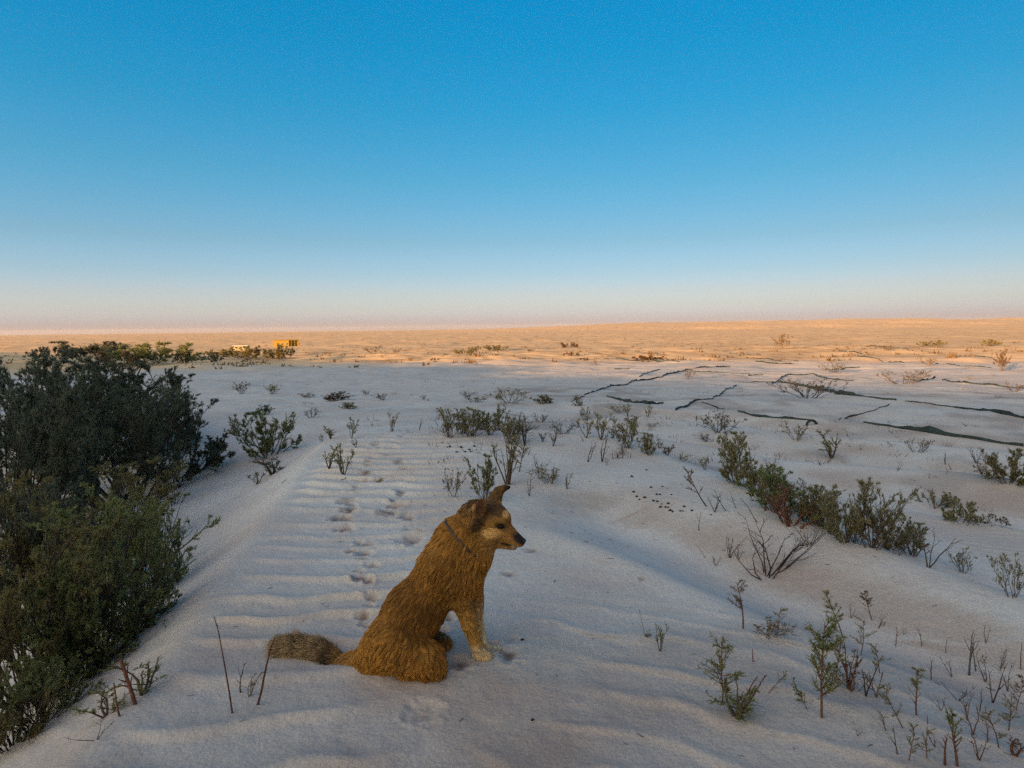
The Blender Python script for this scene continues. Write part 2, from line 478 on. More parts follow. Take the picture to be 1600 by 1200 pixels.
def surface_nets(field, origin, step):
    """vertices and quads of the zero level of a sampled distance field"""
    s = field < 0
    nx, ny, nz = field.shape
    cnt = np.zeros((nx - 1, ny - 1, nz - 1), np.int8)
    for i in (0, 1):
        for j in (0, 1):
            for k in (0, 1):
                cnt += s[i:nx - 1 + i, j:ny - 1 + j, k:nz - 1 + k]
    act = (cnt > 0) & (cnt < 8)
    idx = -np.ones(act.shape, np.int64)
    c = np.argwhere(act)
    idx[act] = np.arange(len(c))
    acc = np.zeros((len(c), 3)); num = np.zeros(len(c))
    corners = [(i, j, k) for i in (0, 1) for j in (0, 1) for k in (0, 1)]
    for a in corners:
        for ax in range(3):
            if a[ax]: continue
            b = list(a); b[ax] = 1
            fa = field[c[:, 0] + a[0], c[:, 1] + a[1], c[:, 2] + a[2]]
            fb = field[c[:, 0] + b[0], c[:, 1] + b[1], c[:, 2] + b[2]]
            m = (fa < 0) != (fb < 0)
            t = np.where(m, fa / np.where(m, fa - fb, 1), 0)
            p = np.tile(np.array(a, float), (len(c), 1)); p[:, ax] = t
            acc += np.where(m[:, None], p, 0); num += m
    V = (c + acc / num[:, None]) * step + origin
    quads = []
    for ax in range(3):
        o1, o2 = [(1, 2), (2, 0), (0, 1)][ax]
        sl = [slice(None)] * 3; sl[ax] = slice(0, field.shape[ax] - 1)
        sh = [slice(None)] * 3; sh[ax] = slice(1, field.shape[ax])
        cr = s[tuple(sl)] != s[tuple(sh)]
        e = np.argwhere(cr)
        e = e[(e[:, o1] > 0) & (e[:, o2] > 0) & (e[:, o1] < field.shape[o1] - 1) & (e[:, o2] < field.shape[o2] - 1)]
        def cell(d1, d2):
            q = e.copy(); q[:, o1] -= d1; q[:, o2] -= d2
            return idx[q[:, 0], q[:, 1], q[:, 2]]
        q = np.stack([cell(1, 1), cell(0, 1), cell(0, 0), cell(1, 0)], 1)
        inside = s[e[:, 0], e[:, 1], e[:, 2]]
        q[~inside] = q[~inside][:, ::-1]
        quads.append(q)
    return V, np.concatenate(quads)

# rounded cones: (a, radius a, b, radius b, blend); positions are photograph x, y and distance Y, radii in photograph pixels
DOG = [
 # trunk
 ((611,1010,2.645),44,(647,955,2.67),41,.05), ((647,955,2.67),41,(701,890,2.70),41,.05),
 ((716,902,2.69),36,(728,880,2.70),32,.05),
 ((583,1034,2.655),33,(560,1040,2.665),24,.05),
 # near thigh, knee and hind foot
 ((618,1008,2.57),36,(664,1030,2.545),25,.04), ((664,1030,2.545),24,(676,1042,2.545),19,.04),
 ((640,1053,2.545),14,(676,1054,2.545),11,.03),
 # far thigh and foot
 ((640,1002,2.77),34,(685,1012,2.80),22,.04), ((680,1018,2.81),10,(697,1020,2.82),8,.03),
 # near shoulder, upper arm, forearm, paw
 ((702,886,2.635),31,(717,932,2.625),18,.04), ((719,934,2.63),16,(733,975,2.655),11,.02), ((733,975,2.655),11,(743,1008,2.675),8.5,.02),
 ((743,1008,2.675),8.5,(749,1022,2.685),9.5,.015), ((748,1022,2.685),10,(762,1026,2.685),8,.012),
 # far shoulder, leg, paw
 ((726,890,2.77),30,(734,940,2.775),18,.045), ((741,938,2.775),14,(747,985,2.775),9.5,.03), ((747,985,2.775),9.5,(753,1008,2.775),8,.02),
 ((753,1008,2.775),8,(760,1017,2.775),9,.015), ((760,1017,2.775),9.5,(777,1020,2.77),7.5,.012),
 # neck and ruff
 ((702,885,2.70),42,(722,848,2.71),38,.06), ((722,848,2.71),38,(746,818,2.715),29,.05), ((742,862,2.70),24,(752,846,2.70),24,.05),
 # skull, cheeks, muzzle, jaw
 ((752,808,2.715),26,(769,811,2.71),27,.03), ((764,836,2.675),15,(768,832,2.735),16,.035),
 ((776,822,2.71),18,(793,834,2.70),13.5,.02), ((793,834,2.70),13.5,(812,846,2.69),8.6,.012), ((781,846,2.70),11,(803,854.5,2.69),5.2,.010),
 # brows
 ((788,808,2.675),6,(791,810,2.735),6,.03),
 # far ear with its folded tip
 ((768,798,2.748),13,(774,778,2.765),10.5,.02), ((774,778,2.765),10,(780,767,2.770),7,.012), ((779,768,2.770),8,(787,763,2.768),5.2,.008), ((787,763,2.768),5,(795,761.5,2.764),3.0,.006),
 # near ear, laid back
 ((748,808,2.655),14,(749,797,2.640),12,.02), ((749,797,2.640),11.5,(753,785,2.637),6,.012),
 # tail
 ((552,1044,2.67),21,(528,1036,2.69),13,.03), ((528,1036,2.69),11,(495,1016,2.73),9,.02), ((495,1016,2.73),9,(462,1008,2.755),9,.02), ((462,1008,2.755),9,(441,1011,2.755),9,.02),
]

def build_dog():
    step = .0062
    lo = np.array([-1.12, 2.36, -.10]); hi = np.array([.16, 2.96, .86])
    n = np.ceil((hi - lo) / step).astype(int)
    ax = [lo[i] + step * np.arange(n[i]) for i in range(3)]
    F = np.full(n, .2, np.float32)
    cones = []
    for (a, ra, b, rb, k) in DOG:
        A = at(*a); B = at(*b); ra *= PXM; rb *= PXM
        cones.append((A, ra, B, rb))
        m = max(ra, rb) + .07
        s0 = np.maximum(((np.minimum(A, B) - m - lo) / step).astype(int), 0); s1 = np.minimum(((np.maximum(A, B) + m - lo) / step).astype(int) + 1, n)
        sl = tuple(slice(s0[i], s1[i]) for i in range(3))
        X, Y, Z = np.meshgrid(ax[0][sl[0]], ax[1][sl[1]], ax[2][sl[2]], indexing='ij')
        d = B - A; L2 = d @ d
        t = np.clip(((X - A[0]) * d[0] + (Y - A[1]) * d[1] + (Z - A[2]) * d[2]) / L2, 0, 1)
        D = np.sqrt((X - A[0] - t * d[0]) ** 2 + (Y - A[1] - t * d[1]) ** 2 + (Z - A[2] - t * d[2]) ** 2) - (ra + (rb - ra) * t)
        f = F[sl]
        h = np.clip(.5 + .5 * (f - D) / k, 0, 1)
        F[sl] = (f * (1 - h) + D * h) - k * h * (1 - h)
    # hollow of the near ear, mouth line, eye sockets
    def carve(p, q, r, k):
        A = at(*p); B = at(*q); r *= PXM
        m = r + .03
        s0 = np.maximum(((np.minimum(A, B) - m - lo) / step).astype(int), 0); s1 = ((np.maximum(A, B) + m - lo) / step).astype(int) + 1
        sl = tuple(slice(s0[i], s1[i]) for i in range(3))
        X, Y, Z = np.meshgrid(ax[0][sl[0]], ax[1][sl[1]], ax[2][sl[2]], indexing='ij')
        d = B - A; t = np.clip(((X - A[0]) * d[0] + (Y - A[1]) * d[1] + (Z - A[2]) * d[2]) / (d @ d), 0, 1)
        D = -(np.sqrt((X - A[0] - t * d[0]) ** 2 + (Y - A[1] - t * d[1]) ** 2 + (Z - A[2] - t * d[2]) ** 2) - r)
        f = F[sl]
        h = np.clip(.5 - .5 * (f - D) / k, 0, 1)
        F[sl] = f * (1 - h) + D * h + k * h * (1 - h)
    carve((747, 806, 2.606), (752, 789, 2.597), 9.5, .008)
    carve((781, 821, 2.640), (785, 823, 2.640), 3.6, .012)
    V, Q = surface_nets(F, lo, step)
    # light smoothing
    e = np.concatenate([Q[:, [0, 1]], Q[:, [1, 2]], Q[:, [2, 3]], Q[:, [3, 0]]]); e = np.concatenate([e, e[:, ::-1]])
    for lam in (.5, -.2, .5):
        acc = np.zeros_like(V); np.add.at(acc, e[:, 0], V[e[:, 1]]); cnt = np.bincount(e[:, 0], minlength=len(V))
        V = V + lam * (acc / np.maximum(cnt, 1)[:, None] - V)
    return V, Q, cones

def lerp(a, b, t):
    t = np.asarray(t)[:, None]
    return np.asarray(a) * (1 - t) + np.asarray(b) * t

def coat_colour(P, seed=0):
    """linear coat colour over the dog, by place on the body (x, y as seen from its right side)"""
    x, y = to_px(P)
    n = len(P)
    gold = np.array([.345, .148, .028]); rust = np.array([.130, .050, .009]); dark = np.array([.055, .030, .016]); cream = np.array([.82, .46, .16]); white = np.array([.75, .54, .32]); black = np.array([.012, .010, .010])
    c = np.tile(gold, (n, 1))
    nz = fbm(P[:, 0] * 14, P[:, 1] * 9 + P[:, 2] * 14, 91, 3)
    # saddle: darker rust along flank and shoulder
    fl = np.exp(-(((x - 655) * .8 + (y - 950) * .6) / 70) ** 2 - (((x - 655) * -.6 + (y - 950) * .8) / 50) ** 2)
    c = lerp(gold, rust, np.clip(fl * .9 + .38 * nz, 0, 1))
    sh = np.exp(-((x - 705) / 26) ** 2 - ((y - 915) / 45) ** 2)
    c = c + (rust * .9 - c) * (np.clip(sh * .55, 0, 1))[:, None]
    # paler chest, forelegs
    ch = sstep(735, 765, x) * sstep(860, 885, y) 
    c = c + (np.array([.45, .21, .035]) - c) * (.6 * ch)[:, None]
    leg = sstep(915, 985, y) * sstep(690, 722, x)
    c = c + (np.array([.50, .25, .065]) - c) * (.7 * leg)[:, None]
    farleg = leg * sstep(2.70, 2.76, P[:, 1]) * sstep(715, 730, x)
    c = c + (white - c) * (.8 * farleg)[:, None]
    paw = sstep(1000, 1018, y) * sstep(725, 735, x)
    c = c + (white * .85 - c) * (.75 * paw)[:, None]
    # rump band and tail: grizzled with a black spot
    tail = sstep(562, 500, x)
    griz = lerp(np.array([.13, .078, .040]), np.array([.38, .24, .12]), np.clip(.5 + .9 * nz, 0, 1))
    c = c + (griz - c) * tail[:, None]
    tip = sstep(462, 438, x); c = c + (np.array([.15, .095, .05]) - c) * (.7 * tip)[:, None]
    spot = np.exp(-((x - 519) / 9) ** 2 - ((y - 1040) / 18) ** 2); c = c + (black - c) * (.9 * np.clip(spot * 1.4, 0, 1))[:, None]
    # head
    head = sstep(0, 1, ((x - 742) + (858 - y) * .45 - 10) / 16) * sstep(872, 860, y + (x - 770) * .1)
    hc = np.tile(np.array([.33, .155, .042]), (n, 1))
    def put(cx, cy, rx, ry, col, amt=1.0, ang=0.0):
        ca, sa = math.cos(ang), math.sin(ang)
        u = ((x - cx) * ca + (y - cy) * sa) / rx; v = (-(x - cx) * sa + (y - cy) * ca) / ry
        w = sstep(1.35, .55, np.sqrt(u * u + v * v) + .18 * nz) * amt
        return hc + (np.asarray(col) - hc) * w[:, None]
    hc = put(752, 792, 26, 17, dark, .85, .1)               # crown
    hc = put(749, 818, 10, 22, dark * .8, .9, .2)           # behind the cheek
    hc = put(778, 797, 16, 12, dark, .75)
    hc = put(771, 834, 14, 8, cream, .9, -.12)           # pale cheek
    hc = put(791, 804, 5, 7, [.70, .38, .16], .8)           # brow
    hc = put(796, 829, 11, 8, [.24, .10, .032], .8, .6)   # bridge
    hc = put(812, 842, 15, 9, black * 1.5, .97, .7)         # dark muzzle
    hc = put(792, 851, 11, 2.6, black, .85, .28)            # lips
    hc = put(803, 855, 6, 3, [.22, .19, .17], .7, .28)      # grey chin
    hc = put(782, 822.5, 8, 4.5, dark * .6, .8, .1)         # round the eye
    c = c + (hc - c) * head[:, None]
    # ears
    fe = (y < 786 - (x - 770) * .3) & (x > 762)
    ec = lerp(np.array([.17, .085, .028]), dark * .5, np.clip(sstep(784, 797, x) + .3, 0, 1))
    c[fe] = ec[fe]
    nearear = (np.exp(-((x - 750) / 11) ** 2 - ((y - 796) / 16) ** 2)) * sstep(2.69, 2.66, P[:, 1])
    c = c + (np.array([.11, .052, .02]) - c) * np.clip(nearear * 1.1, 0, .85)[:, None]
    inner = np.exp(-((x - 750) / 6) ** 2 - ((y - 792) / 11) ** 2) * sstep(2.665, 2.64, P[:, 1])
    c = c + (np.array([.10, .032, .018]) - c) * np.clip(inner * 1.2, 0, 1)[:, None]
    rim = np.exp(-((x - 740) / 3) ** 2 - ((y - 794) / 10) ** 2) + np.exp(-((x - 759) / 2.6) ** 2 - ((y - 784) / 10) ** 2)
    c = c + (np.array([.42, .21, .07]) - c) * np.clip(rim * .8, 0, 1)[:, None]
    return np.clip(c, .004, 1)

def dog_fur(V, Q, cones):
    rng = np.random.default_rng(7)
    T = np.concatenate([Q[:, [0, 1, 2]], Q[:, [0, 2, 3]]])
    A, B, C = V[T[:, 0]], V[T[:, 1]], V[T[:, 2]]
    N = np.cross(B - A, C - A); ar = np.linalg.norm(N, axis=1) * .5; N /= (2 * ar[:, None] + 1e-12)
    # smooth vertex normals
    vn = np.zeros_like(V)
    for k in range(3): np.add.at(vn, T[:, k], N * ar[:, None])
    vn /= np.linalg.norm(vn, axis=1)[:, None] + 1e-12
    cen = (A + B + C) / 3
    x, y = to_px(cen)
    # density: finer on the head and paws
    dens = np.ones(len(T)); dens[(x > 745) & (y < 865)] = 3.0; dens[(y > 990) & (x > 720)] = 2.2
    w = ar * dens
    NS = 240000
    f = rng.choice(len(T), NS, p=w / w.sum())
    r1 = np.sqrt(rng.random(NS)); r2 = rng.random(NS)
    P = A[f] * (1 - r1)[:, None] + B[f] * (r1 * (1 - r2))[:, None] + C[f] * (r1 * r2)[:, None]
    n = vn[T[f, 0]] * (1 - r1)[:, None] + vn[T[f, 1]] * (r1 * (1 - r2))[:, None] + vn[T[f, 2]] * (r1 * r2)[:, None]
    n /= np.linalg.norm(n, axis=1)[:, None]
    x, y = to_px(P)
    # comb direction
    d_back = (at(560, 1030, 2.65) - at(735, 830, 2.70)); d_back /= np.linalg.norm(d_back)
    down = np.array([0, 0, -1.0])
    fl = np.tile(d_back, (NS, 1)) + .25 * down
    def blend(mask, vec):
        vec = np.asarray(vec, float); vec = vec / np.linalg.norm(vec)
        fl[:] = fl * (1 - mask[:, None]) + vec * mask[:, None]
    headm = sstep(742, 758, x) * sstep(868, 852, y)
    d_head = at(735, 812, 2.70) - at(818, 845, 2.69)
    blend(headm, d_head)
    chest = sstep(725, 750, x) * sstep(850, 870, y)
    blend(chest, down + .15 * np.array([-1, 0, 0]))
    legm = sstep(915, 938, y) * sstep(694, 710, x)
    blend(legm, down + np.array([-.25, 0, 0]))
    thigh = sstep(640, 665, x) * sstep(995, 1015, y) * sstep(712, 700, x)
    blend(thigh, np.array([.5, -.1, -1.0]))
    tailm = sstep(548, 525, x)
    blend(tailm, at(440, 1008, 2.755) - at(530, 1030, 2.69))
    earm = ((y < 786) & (x > 762)).astype(float)
    blend(earm, at(780, 762, 2.77) - at(768, 790, 2.76))
    # out to the sides of the spine: away from the dorsal line
    fl = fl - (fl * n).sum(1)[:, None] * n
    fl /= np.linalg.norm(fl, axis=1)[:, None] + 1e-9
    # length and lift
    L = np.full(NS, .035)
    L = L + .015 * np.exp(-(((x - 700) + (y - 850) * .6) / 45) ** 2) * (y < 930)
    L = L * (1 - headm) + headm * (.006 + .016 * sstep(778, 752, x))
    L = np.where((x > 778) & (headm > .5), .0045, L); L = np.where((x > 800) & (headm > .5), .0022, L)
    L = L * (1 - legm) + legm * .012
    L = np.where((y > 1005) & (x > 722), .006, L)
    L = L + tailm * (.014 + .035 * rng.random(NS))
    L = np.where(earm > 0, .006, L)
    L = np.where((np.abs(x - 750) < 12) & (np.abs(y - 792) < 16) & (P[:, 1] < 2.665), .006, L)
    lift = .25 + .12 * rng.random(NS) + tailm * (.35 + .5 * rng.random(NS)) + .15 * chest
    L = L * (.75 + .5 * rng.random(NS))
    # clumps of damp hair
    NC = 8000
    ci = rng.choice(NS, NC, replace=False)
    cp = P[ci]
    cell = .018
    key = np.floor(cp / cell).astype(int)
    from collections import defaultdict
    buck = defaultdict(list)
    for i, k in enumerate(map(tuple, key)): buck[k].append(i)
    near = np.full(NS, -1)
    pk = np.floor(P / cell).astype(int)
    order = np.lexsort((pk[:, 2], pk[:, 1], pk[:, 0]))
    pks = pk[order]
    cut = np.flatnonzero(np.any(np.diff(pks, axis=0) != 0, axis=1)) + 1
    for grp in np.split(order, cut):
        k = pk[grp[0]]
        cand = []
        for dx in (-1, 0, 1):
            for dy in (-1, 0, 1):
                for dz in (-1, 0, 1):
                    cand += buck.get((k[0] + dx, k[1] + dy, k[2] + dz), [])
        if not cand: continue
        cand = np.array(cand)
        dd = ((P[grp][:, None] - cp[cand][None]) ** 2).sum(2)
        near[grp] = cand[dd.argmin(1)]
    has = near >= 0
    g = np.where(has, near, 0)
    cl_flow = fl[ci] + .24 * rng.normal(size=(NC, 3))
    cl_len = L[ci] * (.9 + .35 * rng.random(NC)); cl_lift = lift[ci] + .20 * rng.normal(size=NC)
    K = 5
    ts = np.linspace(0, 1, K)
    pts = np.zeros((NS, K, 3))
    clump = np.where(has, .62, 0) * sstep(.008, .02, L) * (1 - .30 * tailm)
    side = rng.normal(size=(NS, 3)) * (.05 + .25 * tailm)[:, None]
    cfl = cl_flow - (cl_flow * n[ci]).sum(1)[:, None] * n[ci]; cfl /= np.linalg.norm(cfl, axis=1)[:, None]
    for k, t in enumerate(ts):
        own = P + L[:, None] * t * ((fl + side) * (1 - .0 * t) * np.cos(lift)[:, None] + n * (np.sin(lift) * (1 - .55 * t))[:, None]) + np.outer(L * t * t * -.10, [0, 0, 1.0])
        ctip = cp + cl_len[:, None] * t * (cfl * np.cos(cl_lift)[:, None] + n[ci] * (np.sin(cl_lift) * (1 - .5 * t))[:, None]) + np.outer(cl_len * t * t * -.12, [0, 0, 1.0])
        wgt = (clump * t ** 1.1)[:, None]
        pts[:, k] = own * (1 - wgt) + ctip[g] * wgt
    pts[:, 0] = P - n * .002
    # hair never sinks into the sand
    gz = H(pts[:, :, 0].ravel(), pts[:, :, 1].ravel(), False).reshape(NS, K) + .004
    pts[:, :, 2] = np.maximum(pts[:, :, 2], gz)
    col = coat_colour(P)
    col = col * (np.exp((.10 + .30 * tailm) * rng.normal(size=NS)))[:, None] * (np.exp(.19 * rng.normal(size=NC))[g])[:, None]
    return pts, col, L

def coat_material(name, hair):
    m, nt, bs = new_mat(name)
    a = nt.nodes.new('ShaderNodeAttribute'); a.attribute_name = 'coat'
    nt.links.new(a.outputs['Color'], bs.inputs['Base Color'])
    bs.inputs['Roughness'].default_value = .6 if hair else .8
    bs.inputs['Specular IOR Level'].default_value = .15
    return m

def uv_sphere(r, seg=20, rings=12):
    bm = bmesh.new(); bmesh.ops.create_uvsphere(bm, u_segments=seg, v_segments=rings, radius=r)
    return bm

def bm_obj(name, bm, mat, parent=None, smooth=True):
    me = bpy.data.meshes.new(name); bm.to_mesh(me); bm.free()
    if smooth: me.polygons.foreach_set('use_smooth', np.ones(len(me.polygons), bool))
    if mat: me.materials.append(mat)
    return link(name, me, parent)

def simple_mat(name, col, rough=.6, spec=.4):
    m, nt, bs = new_mat(name)
    n = tex_noise(nt, nt.nodes.new('ShaderNodeTexCoord').outputs['Object'], 60, 3)
    c = mix_rgb(nt, n, tuple(v * .8 for v in col), tuple(min(1, v * 1.2) for v in col))
    nt.links.new(c, bs.inputs['Base Color'])
    bs.inputs['Roughness'].default_value = rough; bs.inputs['Specular IOR Level'].default_value = spec
    return m

def make_dog():
    root = link('dog', None)
    base = at(640, 1050, 2.6)
    root.location = (base[0], base[1], Hs(base[0], base[1]))
    tag(root, 'sitting tan dog with dark muzzle, upright folded ear and bushy tail, facing right', 'dog')
    off = np.array(root.location)
    V, Q, cones = build_dog()
    me = mesh_np('body', V - off, Q, coat_material('dog_coat', False))
    add_attr(me, 'coat', coat_colour(V))
    link('body', me, root)
    pts, col, L = dog_fur(V, Q, cones)
    K = pts.shape[1]
    hc = bpy.data.hair_curves.new('fur')
    hc.add_curves([K] * len(pts))
    hc.attributes['position'].data.foreach_set('vector', (pts - off).astype(np.float32).ravel())
    rad = hc.attributes.get('radius') or hc.attributes.new('radius', 'FLOAT', 'POINT')
    base_r = np.where(L < .012, .00045, .0006)
    rr = base_r[:, None] * np.array([1, 1, .9, .65, .15])[None]
    rad.data.foreach_set('value', rr.astype(np.float32).ravel())
    ca = hc.attributes.new('coat', 'FLOAT_COLOR', 'POINT')
    long_ = sstep(.008, .02, L)[:, None]
    grad = 1 + long_ * (np.array([.55, .68, .9, 1.1, 1.22])[None] - 1)          # hairs are darker at the root, lighter at the tip
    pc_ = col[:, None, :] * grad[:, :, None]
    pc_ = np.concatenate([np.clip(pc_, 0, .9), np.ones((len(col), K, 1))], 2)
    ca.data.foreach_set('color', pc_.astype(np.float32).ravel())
    hc.materials.append(coat_material('dog_fur', True))
    link('fur', hc, root)
    # eyes, nose, collar
    eye_m = simple_mat('dog_eye', (.005, .0035, .003), .3, .15)
    for (p, s) in ((at(783, 822.5, 2.647), 1), (at(793, 816, 2.755), -1)):
        bm = uv_sphere(.0125); bmesh.ops.scale(bm, vec=(1.15, .8, .78), verts=bm.verts)
        o = bm_obj('eye', bm, eye_m, root); o.location = Vector(p - off)
    bm = uv_sphere(.0135); 
    for v in bm.verts:
        v.co.x *= .95; v.co.y *= 1.1; v.co.z *= .9
        if v.co.z < -.003: v.co.y *= .75
    o = bm_obj('nose', bm, simple_mat('dog_nose', (.012, .011, .012), .32, .5), root); o.location = Vector(at(817.5, 845, 2.688) - off)
    # collar round the neck
    pc = at(728, 846, 2.705); axis = at(752, 815, 2.715) - at(705, 880, 2.69)
    axis = axis + np.array([.02, 0, -.03]); axis /= np.linalg.norm(axis)
    u = np.cross(axis, [0, 1, 0]); u /= np.linalg.norm(u); v = np.cross(axis, u)
    bm = bmesh.new(); ring = []
    KN = 48
    for i in range(KN):
        a = 2 * math.pi * i / KN
        for (dr, da) in ((0, -.0055), (.003, -.0055), (.003, .0055), (0, .0055)):
            rr_ = .1275 + dr
            p = pc - off + u * math.cos(a) * rr_ + v * math.sin(a) * (rr_ - .012) + axis * da
            ring.append(bm.verts.new(p))
    for i in range(KN):
        for k in range(4):
            bm.faces.new([ring[i * 4 + k], ring[((i + 1) % KN) * 4 + k], ring[((i + 1) % KN) * 4 + (k + 1) % 4], ring[i * 4 + (k + 1) % 4]])
    bmesh.ops.recalc_face_normals(bm, faces=bm.faces)
    col_o = bm_obj('collar', bm, simple_mat('collar_leather', (.05, .026, .018), .6), root)
    col_o['label'] = 'narrow dark brown leather collar'
    return root
make_dog()
# ------------------------------------------------------------------ plants
def tint_material(name, c0, c1, rough, trans):
    """two-tone plant material; the attribute 'tint' says how much of the second tone"""
    m, nt, bs = new_mat(name)
    a = nt.nodes.new('ShaderNodeAttribute'); a.attribute_name = 'tint'
    n = tex_noise(nt, nt.nodes.new('ShaderNodeTexCoord').outputs['Object'], 9, 4)
    c = mix_rgb(nt, a.outputs['Fac'], c0, c1)
    c = mix_rgb(nt, 1.0, c, ramp(nt, n, [(.3, .7), (.7, 1.3)]), 'MULTIPLY')
    nt.links.new(c, bs.inputs['Base Color'])
    bs.inputs['Roughness'].default_value = rough; bs.inputs['Specular IOR Level'].default_value = .2
    if trans > 0:
        t = nt.nodes.new('ShaderNodeBsdfTranslucent'); nt.links.new(c, t.inputs[0])
        mx = nt.nodes.new('ShaderNodeMixShader'); mx.inputs[0].default_value = trans
        nt.links.new(bs.outputs[0], mx.inputs[1]); nt.links.new(t.outputs[0], mx.inputs[2])
        nt.links.new(mx.outputs[0], nt.nodes['Material Output'].inputs[0])
    return m

BARKS = {'red': (.115, .045, .028), 'brown': (.10, .062, .042), 'grey': (.115, .092, .078), 'dark': (.05, .034, .026), 'tan': (.20, .135, .085)}
LEAVES = {'dark': ((.090, .104, .074), (.165, .156, .094)), 'green': ((.165, .190, .072), (.27, .245, .095)), 'olive': ((.125, .125, .060), (.205, .172, .085)),
          'bright': ((.150, .180, .058), (.24, .235, .085)), 'dry': ((.17, .105, .055), (.24, .155, .08)), 'grey': ((.13, .11, .082), (.18, .14, .10)),
          'rust': ((.14, .075, .034), (.20, .11, .048)), 'sage': ((.165, .165, .062), (.27, .235, .088)), 'mix': ((.150, .150, .062), (.31, .215, .085))}

LEAVES['olive'] = ((.215, .188, .088), (.34, .265, .128))
M_LEAF = {k: tint_material('leaf_' + k, c[0], c[1], .7, .5) for k, c in LEAVES.items()}
M_BARK = {k: tint_material('bark_' + k, tuple(v * .7 for v in c), tuple(v * 1.35 for v in c), .85, 0) for k, c in BARKS.items()}

def rand_perp(rng, d):
    v = rng.normal(size=3); v -= d * (v @ d)
    return v / (np.linalg.norm(v) + 1e-9)

def walk(rng, p, d, L, k, jit, up):
    pts = [p]; d = d / np.linalg.norm(d)
    for _ in range(k - 1):
        d = d + jit * rng.normal(size=3) + np.array([0, 0, up]); d = d / np.linalg.norm(d)
        p = p + d * (L / (k - 1)); pts.append(p)
    return np.array(pts), d

def tubes(polys, radii, sides):
    P = np.array(polys); Rd = np.array(radii)            # (n,k,3), (n,k)
    n, k, _ = P.shape
    T = np.zeros_like(P); T[:, 1:-1] = P[:, 2:] - P[:, :-2]; T[:, 0] = P[:, 1] - P[:, 0]; T[:, -1] = P[:, -1] - P[:, -2]
    T /= np.linalg.norm(T, axis=2, keepdims=True) + 1e-12
    ref = np.where(np.abs(T[..., 2:3]) < .8, np.array([0, 0, 1.0]), np.array([1.0, 0, 0]))
    U = np.cross(T, ref); U /= np.linalg.norm(U, axis=2, keepdims=True) + 1e-12
    W = np.cross(T, U)
    a = np.arange(sides) * 2 * np.pi / sides
    V = P[:, :, None] + Rd[:, :, None, None] * (U[:, :, None] * np.cos(a)[:, None] + W[:, :, None] * np.sin(a)[:, None])
    idx = np.arange(n * k * sides).reshape(n, k, sides)
    nx = np.roll(idx, -1, 2)
    F = np.stack([idx[:, :-1], nx[:, :-1], nx[:, 1:], idx[:, 1:]], -1).reshape(-1, 4)
    return V.reshape(-1, 3), F

